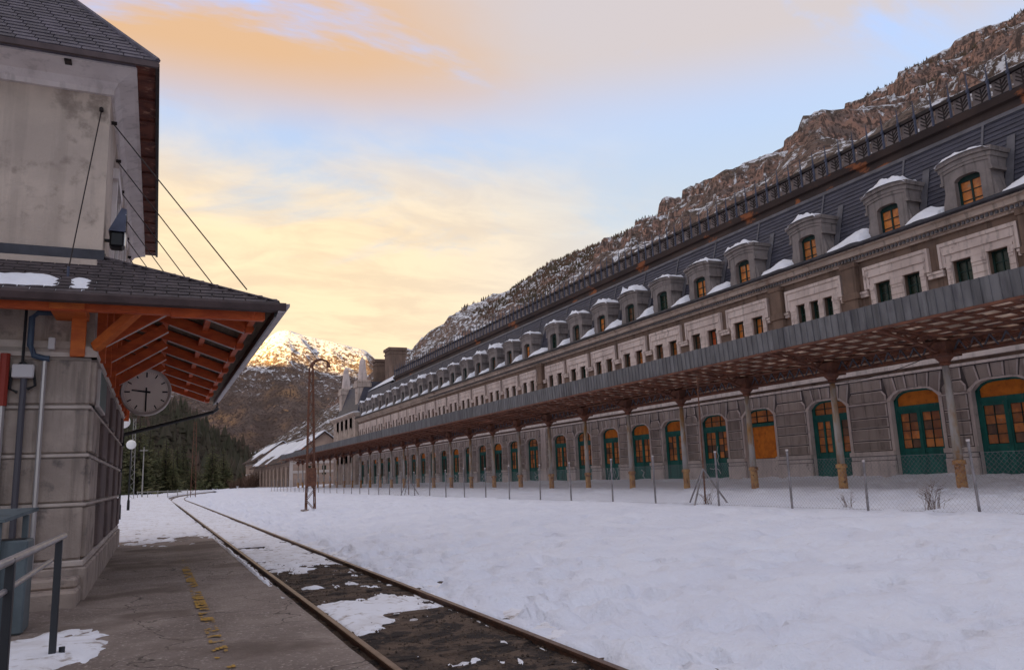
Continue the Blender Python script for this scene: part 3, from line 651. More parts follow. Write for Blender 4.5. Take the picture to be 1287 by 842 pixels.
for i, y in enumerate(BAYS):
    kd = kinds.get(i, 'glazed' if i % 3 else 'solid')
    d = link('door', FR[kd], st, (DX, y, 0))
    if kd == 'board': d['label'] = 'orange boarded door under a glazed arch'
    link('lunette', LUN if kd == 'solid' else LUNG, d, (DX, y, 0))
    if kd == 'board':
        put('board', MB().box(-.02, .03, -.92, .92, 1.95, 3.5), 'orange_board', d, (DX, y, 0)); put('infill', MB().box(-.10, .05, -1.08, 1.08, .2, 1.93), 'stone_pale', d, (DX, y, 0)); continue
    if 2 <= i <= 14:
        for s_ in (-1, 1):
            for c in (-1, 1):
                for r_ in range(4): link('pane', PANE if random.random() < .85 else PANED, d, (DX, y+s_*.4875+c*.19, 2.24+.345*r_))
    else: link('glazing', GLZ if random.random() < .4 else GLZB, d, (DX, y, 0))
    if i == 7:
        g = MB(); stroke(g, [(-.05, 2.7), (.05, 2.4), (-.06, 2.2), (.06, 1.95), (-.02, 1.7)], .02); stroke(g, [(.75, 1.55), (.5, 1.5), (.2, 1.55), (0, 1.45), (-.1, 1.25)], .02); put('graffiti', g, 'graffiti', d, (DX, y, 0))
    if i == 10:
        g = MB(); stroke(g, [(.8, 1.8), (.7, 1.0), (.4, 1.75), (.3, .95), (0, 1.8), (-.2, 1.5), (0, 1.3), (-.25, .95)], .02); stroke(g, [(-.2, 1.0), (-.55, 1.3), (-.5, 1.75), (-.75, 1.8), (-.7, 1.4)], .02); put('graffiti', g, 'graffiti', d, (DX, y, 0))
    if i == 9:
        g = MB(); stroke(g, [(.3, 1.6), (.0, 1.45), (.2, 1.25), (-.05, 1.05)], .03); put('graffiti', g, 'graffiti', d, (DX, y, 0))
    if i in (13, 14, 15, 16, 18, 21):
        g = MB(); yy = random.uniform(-.4, .4); stroke(g, [(yy+.3*math.sin(k*2.1+i), .9+.12*k) for k in range(8)], .025); put('graffiti', g, 'graffiti', d, (DX, y, 0))

# upper windows with their moulded surrounds
def surround(tri):
    mb = MB(); h = 1.66 if tri else 1.52; ww = .50 if tri else .74; wy = [-.80, 0, .80] if tri else [-.68, .68]; X0 = XW
    mb.box(X0-.16, X0, -h, h, 9.52, 9.66); mb.box(X0-.12, X0, -h+.05, h-.05, 9.34, 9.517); mb.box(X0-.145, X0, -h+.16, h-.16, 9.18, 9.337); mb.box(X0-.09, X0, -h+.24, h-.24, 8.99, 9.177)
    for s_ in (-1, 1): mb.box(X0-.158, X0, s_*h-(.10 if s_ > 0 else 0), s_*h+(0 if s_ > 0 else .10), 8.70, 9.52)
    for s_ in (-1, 1): mb.box(X0-.118, X0, s_*(h-.11)-(.12 if s_ > 0 else 0), s_*(h-.11)+(0 if s_ > 0 else .12), 8.72, 9.34)
    mb.box(X0-.11, X0, -h+.26, h-.26, 8.885, 8.992)
    ed = [-h+.22]+[e for y in wy for e in (y-ww/2, y+ww/2)]+[h-.22]
    for k in range(0, len(ed), 2):
        a, b = ed[k], ed[k+1]; mb.box(X0-.10, X0, a+.01, b-.01, 7.05, 8.885)
        if b-a > .2: mb.box(X0-.15, X0, a+.03, b-.03, 8.62, 8.74); mb.box(X0-.125, X0, a+.05, b-.05, 8.50, 8.618)
        for z in (7.5, 7.85, 8.2): mb.box(X0-.112, X0, a+.012, b-.012, z, z+.02, 1)
    mb.box(X0-.18, X0, -h+.1, h-.1, 6.9, 7.05)
    return mb.mesh('window_surround', ['stone_frame', 'stone_cornice'])
SUR = {False: surround(False), True: surround(True)}
def sash(w):
    mb = MB()
    for y in (-w/2+.035, w/2-.035): mb.box(-.03, .03, y-.035, y+.035, WZ0, WZ1)
    mb.box(-.032, .03, -w/2, w/2, WZ1-.07, WZ1); mb.box(-.028, .03, -.025, .025, WZ0, WZ1)
    for z in (7.6, 8.02, 8.45): mb.box(-.02, .03, -w/2, w/2, z-.015, z+.015)
    return mb.mesh('sash', 'muntin')
SASH = {.74: sash(.74), .5: sash(.5)}
def gl(w, m): return MB().box(.0, .012, -w/2+.01, w/2-.01, WZ0+.01, WZ1-.02).mesh('pane', m)
GLS = {(w, m): gl(w, m) for w in (.74, .5) for m in ('dark_pane', 'orange_pane', 'red_pane', 'brown_pane')}
for i, y in enumerate(BAYS):
    tri = abs(y-TRI) < .1; s = link('window_surround', SUR[tri], st, (0, y, 0)); w = win_w(y)
    for j, dy_ in enumerate(win_y(y)):
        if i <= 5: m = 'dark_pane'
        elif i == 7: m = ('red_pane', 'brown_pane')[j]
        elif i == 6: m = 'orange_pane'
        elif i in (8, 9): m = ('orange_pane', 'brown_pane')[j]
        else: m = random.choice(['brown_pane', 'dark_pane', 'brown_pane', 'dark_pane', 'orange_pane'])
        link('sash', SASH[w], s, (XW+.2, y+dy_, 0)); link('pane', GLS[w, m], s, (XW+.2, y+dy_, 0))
# mouldings between the surrounds
for i in range(len(BAYS)-1):
    a = BAYS[i]+(1.66 if abs(BAYS[i]-TRI) < .1 else 1.52); b = BAYS[i+1]-(1.66 if abs(BAYS[i+1]-TRI) < .1 else 1.52)
    if b-a > .05:
        w = round(b-a, 2); yc = (a+b)/2
        link('wall_band', shared(('wb', w), lambda: MB().box(XW-.13, XW, -w/2-.1, w/2+.1, 8.42, 8.56).box(XW-.17, XW, -w/2-.12, w/2+.12, 8.565, 8.66).mesh('wall_band', 'stone_frame')), st, (0, yc, 0))
for y in PIL:
    mb = MB(); mb.box(XW-.26, XW, y-.36, y+.36, 5.44, 10.0); mb.box(XW-.3, XW, y-.42, y+.42, 9.78, 10.0); mb.box(XW-.32, XW, y-.42, y+.42, 8.4, 8.68); put('pilaster', mb, 'stucco_brown', st, bevel=.02)
    mb = MB(); mb.box(XW-.2, XW, y-.4, y+.4, .2, 5.0); mb.box(XW-.26, XW, y-.46, y+.46, .2, 1.9); put('pilaster', mb, 'stone_pale', st, bevel=.02) if y > 40 or y < 16 else None
# cornice, dentils, gutter
cp = [(XW+.02, 9.98), (XW-.12, 9.98), (XW-.12, 10.06), (XW-.2, 10.08), (XW-.2, 10.22), (XW-.34, 10.24), (XW-.38, 10.42), (XW-.52, 10.46), (XW-.52, 10.52), (XW+.02, 10.52)]
put('cornice', MB().prism(cp, 'y', Y0, Y1), 'stone_cornice', st)
mb = MB(); y = Y0+.1
while y < 80: mb.box(XW-.27, XW-.19, y, y+.09, 10.09, 10.2); y += .18
tag(put('dentil_course', mb, 'lead', st, fix=False), kind='stuff')
gp = [(XW-.56, 10.5), (XW-.64, 10.56), (XW-.64, 10.66), (XW-.60, 10.66), (XW-.58, 10.59), (XW-.2, 10.59), (XW-.2, 10.53)]
put('gutter', MB().prism(gp, 'y', Y0, Y1), 'gutter', st)
put('eaves_ledge', MB().box(XW-.22, XW+.5, Y0, Y1, 10.5, 10.575), 'lead', st)
# mansard slope with courses of slate
XB, ZB_ = 28.42, 14.22; X0m, Z0m = XW+.36, 10.58
rows = 19; mb = MB(); seg = [Y0+.05+1.15*k for k in range(int((100.5-Y0)/1.15))]+[100.5]
sl_t = Vector((XB-X0m, 0, ZB_-Z0m)).normalized(); nrm = Vector((-sl_t.z, 0, sl_t.x)); L_ = (Vector((XB, 0, ZB_))-Vector((X0m, 0, Z0m))).length
for r_ in range(rows):
    a = Vector((X0m, 0, Z0m))+sl_t*(L_*r_/rows); b = Vector((X0m, 0, Z0m))+sl_t*(L_*(r_+1.15)/rows if r_ < rows-1 else L_); a = a+nrm*.035; b = b+nrm*.004; c = a-nrm*.03
    for y0, y1 in zip(seg, seg[1:]):
        j = random.uniform(-.004, .008)
        mb.raw([(a.x-j, y0, a.z), (a.x-j, y1, a.z), (b.x, y1, b.z), (b.x, y0, b.z), (c.x, y0, c.z), (c.x, y1, c.z)], [(0, 1, 2, 3), (0, 4, 5, 1)])
tag(put('slate_courses', mb, 'slate', st, fix=False), kind='stuff')
mb = MB(); mb.prism([(X0m, Z0m-.1), (XB+.2, ZB_), (41, ZB_+.9), (41, Z0m)], 'y', Y0, 100.5); put('roof_body', mb, 'slate', st)
put('ridge_flashing', MB().prism([(XB-.10, ZB_-.12), (XB-.05, ZB_+.05), (XB+.2, ZB_+.06), (XB+.2, ZB_-.1)], 'y', Y0, 100.5), 'lead', st)
# rusty upper cornice and the crest
uc = [(XB+.05, ZB_+.08), (XB+.10, ZB_+.42), (XB-.06, ZB_+.46), (XB-.14, ZB_+.72), (XB-.02, ZB_+.76), (XB+.6, ZB_+.76), (XB+.6, ZB_+.08)]
put('upper_cornice', MB().prism(uc, 'y', Y0, 99.3), 'rust_cornice', st)
XR, ZR0, ZR1 = 28.55, 15.02, 15.74
put('crest_rail', MB().box(XR-.1, XR+.12, Y0, 99.2, ZR1-.02, ZR1+.12), 'iron_dark', st); put('crest_rail', MB().box(XR-.08, XR+.12, Y0, 99.2, ZR0-.05, ZR0+.05), 'iron_dark', st)
def crest_panel():
    mb = MB(); mb.box(.04, .07, -.43, .43, .06, .70)
    return mb.mesh('crest_panel', ['crest_plate'])
def crest_orn():
    mb = MB(); mb.beam((.02, 0, .08), (.02, 0, .66), .03, .05)
    for k, z in enumerate((.16, .30, .44)):
        for s_ in (-1, 1): mb.beam((.02, 0, z), (.02, s_*(.30-.03*k), z+.2), .03, .05)
    return mb.mesh('ornament', 'iron_dark')
def crest_spike():
    mb = MB(); mb.tube([(0, 0, -.1), (0, 0, .8), (0, 0, 1.0), (0, 0, 1.5)], [.055, .05, .035, .012], 6); mb.box(-.07, .07, -.045, .045, .70, .82); return mb.mesh('crest_post', 'iron_blue')
CPN, CON, CSP = crest_panel(), crest_orn(), crest_spike()
SPC = .795; k = 0; y = .5689*XR - 15*SPC
while y < 99:
    if y > Y0:
        link('crest_post', CSP, st, (XR-.12, y, ZR0-.02)); p = link('crest_panel', CPN, st, (XR, y+SPC/2, ZR0))
        if y < 62: link('ornament', CON, p, (XR, y+SPC/2, ZR0))
    y += SPC
CPN.transform(Matrix.Diagonal((1, (SPC-.08)/.86, 1, 1))); CON.transform(Matrix.Diagonal((1, .85, 1, 1)))

# dormers
def dormer_body():
    mb = MB()
    facade(mb, 0, .34, -.9, .9, -.15, 1.72, [(0, 1.0, .05, 1.2, .14)], 0, 0, 8)
    for s_ in (-1, 1):
        mb.face([(0, s_*.9, -.15), (0, s_*.9, 1.72), (1.35, s_*.9, 1.72), (1.35, s_*.9, -.15)])
        mb.prism([(0, -.1), (.17, -.1), (.10, .5), (0, 1.05)], 'x', .04, 1.2) if False else None
        v = [(.05, s_*.9, -.1), (.05, s_*1.12, -.1), (.05, s_*1.04, .5), (.05, s_*.9, 1.0)]; w = [(1.0, y, z) for _, y, z in v]
        mb.raw(v+w, [(0, 1, 2, 3), (4, 5, 6, 7), (1, 2, 6, 5), (2, 3, 7, 6)])
        mb.box(-.06, 1.2, s_*.9-(.0 if s_ > 0 else .13), s_*.9+(.13 if s_ > 0 else 0), 1.18, 1.30)      # bracket ledge
        mb.box(-.05, 1.2, s_*.9-(.0 if s_ > 0 else .08), s_*.9+(.08 if s_ > 0 else 0), 1.30, 1.72)
    def arc(h, z0, r, x0, x1, t):
        n = 8; lo = [(-h+2*h*i/n, z0+r*(1-(2*i/n-1)**2)) for i in range(n+1)]
        poly = lo + [(y*1.03, z+t) for y, z in reversed(lo)]
        for i in range(n):
            q = [lo[i], lo[i+1], (lo[i+1][0]*1.03, lo[i+1][1]+t), (lo[i][0]*1.03, lo[i][1]+t)]
            mb.prism(q, 'x', x0, x1)
    arc(.97, 1.56, .13, -.04, 1.3, .11); arc(1.03, 1.675, .13, -.07, 1.35, .17); arc(1.10, 1.85, .13, -.14, 1.4, .16)
    mb.face([(0, -.9, 1.72), (0, .9, 1.72), (0, .7, 1.9), (0, -.7, 1.9)])
    return mb.mesh('dormer', 'dormer_stone')
def dormer_win(m):
    mb = MB()
    for y in (-.46, .46): mb.box(.22, .28, y-.045, y+.045, .05, 1.22, 0)
    mb.box(.218, .28, -.5, .5, 1.14, 1.34, 0); mb.box(.225, .28, -.035, .035, .05, 1.2, 0)
    for z in (.42, .78): mb.box(.23, .28, -.45, .45, z-.014, z+.014, 0)
    mb.box(.262, .275, -.49, .49, .05, 1.32, 1)
    return mb.mesh('window', ['muntin', m])
def snow_cap(seed, w=1.08, ln=1.25, h=.24, x0=-.22):
    rg = np.random.default_rng(seed); ny, nx = 25, 9; y = np.linspace(-w, w, ny); x = np.linspace(0, ln, nx); Yg, Xg = np.meshgrid(y, x)
    cut0, cut1 = rg.uniform(-1.1, -.7)*w, rg.uniform(.6, 1.0)*w
    n = fbm(Yg*2.3+seed*7.1, Xg*2.3, 4, seed)
    e = np.minimum(np.minimum((Yg-cut0)/.25, (cut1-Yg)/.25), (Xg+.02)/.14); e = sstep(np.minimum(e, (ln-Xg)/.2), 0, 1)
    H = 2.01+.13*(1-(Yg/w)**2)-.02 + e*h*np.clip(.1+2.0*(n-.12)+.5*(fbm(Yg*7, Xg*5, 2, seed)-.5), 0, 2) - (e <= 0)*.06
    return grid('snow_cap', Xg+x0+.06*(n-.5), Yg, H, 'snow_cap')
DB = dormer_body(); DWN = {m: dormer_win(m) for m in ('orange_pane', 'brown_pane', 'dark_pane', 'red_pane')}; SC = [snow_cap(s, h=.12+.035*s) for s in range(1, 7)]
seam = MB().beam((0, 0, 0), tuple(sl_t*1.75), .09, .03).mesh('roof_seam', 'lead')
DXX, DZ = XW-.10, 10.62
for i, y in enumerate(BAYS):
    if y > 100: pass
    d = link('dormer', DB, st, (DXX, y, DZ))
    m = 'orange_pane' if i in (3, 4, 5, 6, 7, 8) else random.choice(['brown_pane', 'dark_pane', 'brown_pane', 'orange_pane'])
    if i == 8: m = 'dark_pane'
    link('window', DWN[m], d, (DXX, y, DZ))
    link('snow_cap', SC[(i*5+2) % 6 if i != 3 else 0], d, (DXX, y, DZ), scale=(1, 1 if i % 2 else -1, 1))
    p = Vector((X0m, y, Z0m))+sl_t*(L_-1.76)+nrm*.05; link('roof_seam', seam, st, p)
    # lead apron on the slope beside the dormer
    mb = None
    for s_ in (-1, 1):
        a = Vector((X0m, y+s_*1.13, Z0m))+nrm*.06; me = shared('apron', lambda: MB().beam((0, 0, 0), tuple(sl_t*2.7), .30, .02).mesh('flashing', 'lead')); link('flashing', me, d, a)
# snow drifts along the gutter
for i in range(len(BAYS)-1):
    gap = BAYS[i+1]-BAYS[i]-2.1; 
    if gap < .6: continue
    rg = np.random.default_rng(200+i); ny, nx = 29, 7; yv = np.linspace(-gap/2-.15, gap/2+.15, ny); xv = np.linspace(0, .75, nx); Yg, Xg = np.meshgrid(yv, xv)
    n = fbm(Yg*1.6+i*3.3, Xg*2, 4, i); pk = rg.uniform(-.3, .5)*gap; hh_ = (.04+.36*np.exp(-((Yg+gap*.28*(1 if i % 3 else -.2))/(.38*gap))**2)*rg.uniform(.5, 1.05))*(.5+n)
    Hh = (hh_*(1-.15*Xg))*np.minimum(1, (Xg+.04)/.2)*sstep(np.minimum(gap/2+.15-np.abs(Yg), .3), 0, .3); Hh = np.where(hh_ < .07, -.05, Hh)
    put('snow_drift', grid('snow_drift', Xg+XW-.62, Yg, 10.63+Hh+Xg*.55*(Hh > .02), 'snow_cap'), None, st, (0, (BAYS[i]+BAYS[i+1])/2, 0))
# end pavilion, obelisks, chimneys
mb = MB(); facade(mb, XW-.5, .4, 114, 128.5, .2, 11.2, [(116.4+3.1*k, 1.5, 7.2, 8.8, .6) for k in range(4)]+[(116.4+3.1*k, 1.9, .3, 3.7, .5) for k in range(4)], 0, 0)
mb.box(XW-.5, 40, 113.4, 114, .2, 11.2, 0); mb.box(XW-.5, 40, 128.5, 128.9, .2, 11.2, 0); mb.box(XW-.05, XW, 114, 128.5, .2, 11, 1)
put('pavilion_wall', mb, ['stone_cornice', 'interior'], st, fix=False)
put('pavilion_cornice', MB().prism([(XW-.5, 10.9), (XW-.95, 11.3), (XW-.95, 11.5), (40, 11.5), (40, 10.9)], 'y', 113, 129.3), 'stone_cornice', st)
put('pavilion_snow', MB().prism([(XW-.9, 11.5), (XW-.9, 11.62), (XW-.2, 11.75), (XW+.4, 11.5)], 'y', 113.2, 129.2), 'snow_cap', st)
put('pavilion_roof', MB().raw([(XW-.2, 113.6, 11.5), (XW-.2, 128.8, 11.5), (41, 128.8, 11.5), (41, 113.6, 11.5), (XW+1.6, 115.5, 16.4), (XW+1.6, 127, 16.4), (39, 127, 16.4), (39, 115.5, 16.4)], [(0, 1, 5, 4), (1, 2, 6, 5), (2, 3, 7, 6), (3, 0, 4, 7), (4, 5, 6, 7)]), 'slate', st)
def obelisk():
    mb = MB(); mb.box(-.95, .95, -.95, .95, -6, -.5); mb.box(-1.15, 1.15, -1.15, 1.15, -1.2, -.55); mb.box(-1.05, 1.05, -1.05, 1.05, -.5, -.1); return mb
def obel_top():
    mb = MB(); b, t = .62, .36; mb.raw([(-b, -b, -.1), (b, -b, -.1), (b, b, -.1), (-b, b, -.1), (-t, -t, 3.0), (t, -t, 3.0), (t, t, 3.0), (-t, t, 3.0), (0, 0, 3.65)], [(0, 1, 5, 4), (1, 2, 6, 5), (2, 3, 7, 6), (3, 0, 4, 7), (4, 5, 8), (5, 6, 8), (6, 7, 8), (7, 4, 8)]); return mb
OB, OT = obelisk().mesh('obelisk_pedestal', 'stone_cornice', bevel=.05), obel_top().mesh('obelisk', 'stone_frame')
for y in (127.6, 116.2): p = link('obelisk_pedestal', OB, st, (28.3, y, 16.7)); link('obelisk', OT, p, (28.3, y, 16.7))
for (x, y, w, zt) in ((32.3, 112, 1.25, 21.0), (31.2, 117, .8, 20.0)):
    mb = MB(); mb.box(x-w, x+w, y-w*1.1, y+w*1.1, 11, zt-.45); mb.box(x-w-.18, x+w+.18, y-w*1.1-.18, y+w*1.1+.18, zt-.45, zt); mb.box(x-w-.1, x+w+.1, y-w*1.1-.1, y+w*1.1+.1, zt-1.0, zt-.8); put('chimney', mb, 'stucco_brown', st, bevel=.04)
put('snowy_roof', MB().raw([(28.3, 99.4, 14.6), (28.3, 113, 14.6), (33, 113, 17.6), (33, 99.4, 17.6), (33, 99.4, 12), (33, 113, 12)], [(0, 1, 2, 3), (0, 3, 4), (1, 2, 5), (2, 3, 4, 5)]), 'snow_cap', st)
put('mansard_end', MB().prism([(X0m, Z0m), (XB, 14.5), (41, 14.5), (41, Z0m)], 'y', 100.5, 113.4), 'slate', st)

# ================================================================== CANOPY
XC, XE = 22.5, 19.5
CY = [16.12+4.556*k for k in range(-2, 28)]
cy0, cy1 = 5.2, 139.4
cn = thing('platform_canopy', (XC, 60, .6), 'rusty iron platform canopy with grey metal fascia on a row of columns', 'canopy')
col_mb = MB(); col_mb.tube([(0, 0, 1.55), (0, 0, 4.6)], [.135, .10], 10); COLM = col_mb.mesh('column', 'column_paint', smooth=True)
slv = MB(); slv.tube([(0, 0, .2), (0, 0, 1.42), (0, 0, 1.44), (0, 0, 1.56), (0, 0, 1.58)], [.165, .145, .20, .19, .12], 10); SLV = slv.mesh('column_base', 'column_ochre')
cap = MB(); cap.tube([(0, 0, 4.5), (0, 0, 4.56), (0, 0, 4.62), (0, 0, 4.78)], [.11, .17, .15, .30], 8); cap.box(-.36, .36, -.36, .36, 4.78, 4.86); cap.box(-.27, .27, -.30, .30, 4.86, 5.24); CAP = cap.mesh('capital', 'rust')
def bracket(s_):
    mb = MB()
    if True:
        n = 7; lo = [(s_*(.3+2.6*i/n), 4.92+.62*(i/n)**.8) for i in range(n+1)]; hi_ = [(s_*(.3+2.6*i/n), 5.34+.26*i/n) for i in range(n+1)]
        for P_ in (lo, hi_):
            for a, b in zip(P_, P_[1:]): mb.beam((a[0], 0, a[1]), (b[0], 0, b[1]), .10, .06)
        for i in range(n):
            a, b = (lo[i], hi_[i+1]) if i % 2 else (hi_[i], lo[i+1])
            if abs(a[1]-b[1]) > .05: mb.beam((a[0], 0, a[1]), (b[0], 0, b[1]), .05, .045)
    return mb.mesh('bracket', 'rust')
BRK = [bracket(-1), bracket(1)]
for y in CY:
    s_ = random.uniform(-.012, .012); c = link('column', COLM, cn, (XC, y, 0), rot=(random.uniform(-.004, .004), 0, 0)); link('column_base', SLV, c, (XC, y, 0)); link('capital', CAP, c, (XC, y, 0)); [link('bracket', q, cn, (XC, y, 0)) for q in BRK]
def girder():
    mb = MB(); L = 4.556; mb.box(-.07, .07, .3, L-.3, 5.26, 5.33); mb.box(-.08, .08, .3, L-.3, 4.80, 4.87); mb.box(-.005, .005, .3, L-.3, 4.88, 4.95)
    n = 8; dy_ = (L-.6)/n
    for i in range(n):
        mb.beam((.0, .3+i*dy_, 4.87), (.0, .3+(i+.5)*dy_, 5.26), .03, .05, 1); mb.beam((.03, .3+(i+.5)*dy_, 5.26), (.03, .3+(i+1)*dy_, 4.87), .03, .05, 1)
    return mb.mesh('girder', ['rust', 'iron_grey'])
GIR = girder()
for y in CY[:-1]: link('girder', GIR, cn, (XC, y, 0))
# fascia sheets
def fasc():
    mb = MB(); mb.raw([(0, -.13, 5.58), (0, .13, 5.58), (-.035, .13, 6.28), (-.035, -.13, 6.28), (.02, -.13, 5.58), (.02, .13, 5.58), (-.015, .13, 6.28), (-.015, -.13, 6.28)], [(0, 1, 2, 3), (4, 5, 6, 7), (0, 1, 5, 4), (2, 3, 7, 6), (0, 3, 7, 4), (1, 2, 6, 5)])
    v = [(-.0, -.135, 5.575), (-.0, -.108, 5.575), (-.035, -.108, 6.285), (-.035, -.135, 6.285), (-.024, -.13, 5.575), (-.024, -.113, 5.575), (-.059, -.113, 6.285), (-.059, -.13, 6.285)]
    mb.raw(v, [(4, 5, 6, 7), (0, 4, 7, 3), (1, 5, 6, 2), (3, 7, 6, 2)]); return mb
fm = fasc(); FAS = fm.mesh('fascia_panel', 'zinc'); y = cy0; k = 0; rest = MB()
while y < cy1:
    if k < 298: link('fascia_panel', FAS, cn, (XE+random.uniform(-.004, .004), y, random.uniform(-.005, .005)))
    else: rest.raw([(a+XE, b+y, c) for a, b, c in fm.v], fm.f)
    y += .262; k += 1
tag(put('fascia_panels', rest, 'zinc', cn), kind='stuff')
put('edge_angle', MB().box(XE-.03, XE+.10, cy0-.1, cy1, 5.50, 5.572), 'rust', cn)
for x, z in ((20.1, 5.54), (20.75, 5.49), (21.4, 5.44), (22.0, 5.40), (23.1, 5.40), (24.0, 5.44), (24.9, 5.5), (25.6, 5.54)): put('purlin', MB().box(x-.04, x+.04, cy0, cy1, z-.07, z), 'rust', cn)
# soffit sheets on rafters
SR = [(19.58, 20.08, 5.585), (20.12, 20.73, 5.55), (20.77, 21.38, 5.50), (21.42, 21.98, 5.45)]
SFM = [MB().raw([(x0, -.33, z+.02), (x1, -.33, z-.03), (x1, .33, z-.03), (x0, .33, z+.02), (x0, -.33, z+.03), (x1, -.33, z-.02), (x1, .33, z-.02), (x0, .33, z+.03)], [(0, 1, 2, 3), (4, 5, 6, 7), (0, 1, 5, 4), (1, 2, 6, 5), (2, 3, 7, 6), (3, 0, 4, 7)]).mesh('soffit_sheet', 'canopy_sheet') for x0, x1, z in SR]
raf = MB().beam((XE, 0, 5.56), (XC, 0, 5.36), .06, .08).beam((XC, 0, 5.36), (25.7, 0, 5.56), .06, .08).mesh('rafter', 'rust')
y = cy0+.4; k = 0; rest = MB()
while y < cy1-.3:
    if y < 130: link('rafter', raf, cn, (0, y-.38, 0))
    for j, me in enumerate(SFM):
        if random.random() < .07: continue
        if k < 295 : link('soffit_sheet', me, cn, (0, y, random.uniform(0, .01)), rot=(random.uniform(-.01, .01), 0, 0)); k += 1
        else: x0, x1, z = SR[j]; rest.box(x0, x1, y-.33, y+.33, z-.02, z)
    y += .76
tag(put('soffit_sheets', rest, 'canopy_sheet', cn), kind='stuff')
put('valley_gutter', MB().prism([(22.05, 5.48), (XC, 5.42), (22.95, 5.48), (22.95, 5.52), (22.05, 5.52)], 'y', cy0, cy1), 'iron_grey', cn)
put('rear_sheeting', MB().prism([(22.96, 5.46), (25.8, 5.62), (25.8, 5.65), (22.96, 5.49)], 'y', cy0, cy1), 'canopy_sheet', cn)
put('end_fascia', MB().raw([(XE, cy1, 5.58), (XC, cy1, 5.35), (25.8, cy1, 5.58), (25.8, cy1, 6.2), (XE, cy1, 6.28)], [(0, 1, 2, 3, 4)]), 'zinc', cn)
# slack cable strung under the canopy
pts = []
for k in range(25):
    t = k/24; y = CY[2]+(CY[3]-CY[2])*t; pts.append((XC-.2, y, 4.95-.45*t-.42*4*t*(1-t)*.5))
tag(put('hanging_cable', MB().tube(pts, .014, 5), 'black_paint'), 'slack black cable hanging between two canopy columns', 'cable')

# ================================================================== FENCE
fn = thing('chain_link_fence', (15.8, 40, .5), 'wire chain link fence on thin steel posts in the snow before the station', 'fence')
FX = 15.8; FY = [4.8, 7.9, 11.0, 13.86, 16.35, 19.4, 22.75, 25.56, 28.8, 31.7, 35.1, 38.1]+[41.2+3.1*k for k in range(27)]
for i, y in enumerate(FY):
    z = gz(FX, y); tp = 2.05 if y != 13.86 else 1.58; tp += random.uniform(-.06, .06)
    mb = MB(); mb.tube([(0, 0, z-.25), (0, 0, tp)], .032, 6); mb.tube([(0, 0, tp), (0, 0, tp+.05)], .042, 6, 1)
    put('fence_post', mb, ['steel_post', 'pale_edge'], fn, (FX, y, 0), rot=(random.uniform(-.03, .02), random.uniform(-.02, .02), 0))
mb = MB(); z0, z1 = .48, 1.75; hgt = z1-z0; y = 4.8; pit = .11
V = []; F = []
while y < 60:
    for s_ in (0, hgt):
        a = (FX, y+s_, z0); b = (FX, y+hgt-s_, z1); r_ = .0017; n = len(V)
        V += [(a[0], a[1]-r_, a[2]), (a[0]-r_, a[1]+r_, a[2]), (a[0]+r_, a[1]+r_, a[2]), (b[0], b[1]-r_, b[2]), (b[0]-r_, b[1]+r_, b[2]), (b[0]+r_, b[1]+r_, b[2])]
        F += [(n, n+1, n+4, n+3), (n+1, n+2, n+5, n+4), (n+2, n, n+3, n+5)]
    y += pit
mb.v, mb.f, mb.m = V, F, [0]*len(F)
for z in (z0+.02, z1): mb.tube([(FX-.01, 4.8, z), (FX-.01, 120, z)], .004, 4)
tag(put('wire_mesh', mb, 'wire', fn, fix=False), kind='stuff')

# thin mast on a tripod by the fence
def tripod(x, y, h, lab, lean):
    g = gz(x, y); t = thing('tripod_mast', (x, y, g), lab, 'mast', 'thin tripod masts in the snow')
    put('pole', MB().tube([(x, y, g), (x+lean*.3, y, g+h*.5), (x+lean, y+.1, g+h)], [.03, .025, .018], 6), 'mast_rust', t)
    for a in (R(95), R(200), R(330)): put('leg', MB().tube([(x, y, g+1.15), (x+.75*math.cos(a), y+.85*math.sin(a), gz(x, y)-.1)], .028, 6), 'steel_post', t)
    return t
tripod(16.2, 20.55, 4.2, 'thin rusty pole on three splayed legs between near fence posts', .15)
tripod(16.2, 53.2, 4.0, 'thin pole on three splayed legs far along the fence', .0)
# dry shrubs in the snow
def shrub(x, y, h, n, lab, seed):
    rg = random.Random(seed); g = gz(x, y); mb = MB()
    for k in range(n):
        a = rg.uniform(0, 6.28); l = h*rg.uniform(.5, 1.1); sp = rg.uniform(.1, .55); b = (x+rg.uniform(-.12, .12), y+rg.uniform(-.15, .15), g-.03)
        m_ = (b[0]+math.cos(a)*l*sp*.5, b[1]+math.sin(a)*l*sp*.5, b[2]+l*.5); e = (b[0]+math.cos(a)*l*sp*1.2, b[1]+math.sin(a)*l*sp*1.2, b[2]+l*rg.uniform(.7, 1))
        mb.tube([b, m_, e], [.006, .0045, .002], 3)
        for j in range(3):
            t = rg.uniform(.3, .9); q = Vector(m_).lerp(Vector(e), t); a2 = a+rg.uniform(-1.3, 1.3); mb.tube([q, q+Vector((math.cos(a2), math.sin(a2), rg.uniform(.2, .9)))*l*.25], [.0035, .0015], 3)
    tag(put('dry_shrub', mb, 'twig', fix=False), lab, 'shrub', 'dry shrubs poking out of the snow')
shrub(16.4, 12.55, .75, 34, 'larger dry brown shrub at the fence near the wooden-looking ochre column', 1)
shrub(16.1, 9.9, .55, 22, 'dry twiggy shrub at the foot of the last fence post', 2)
shrub(16.5, 15.1, .45, 14, 'small sparse dry shrub beside the short fence post', 3)
shrub(16.0, 20.2, .45, 20, 'dry grass tuft under the tripod mast', 4)

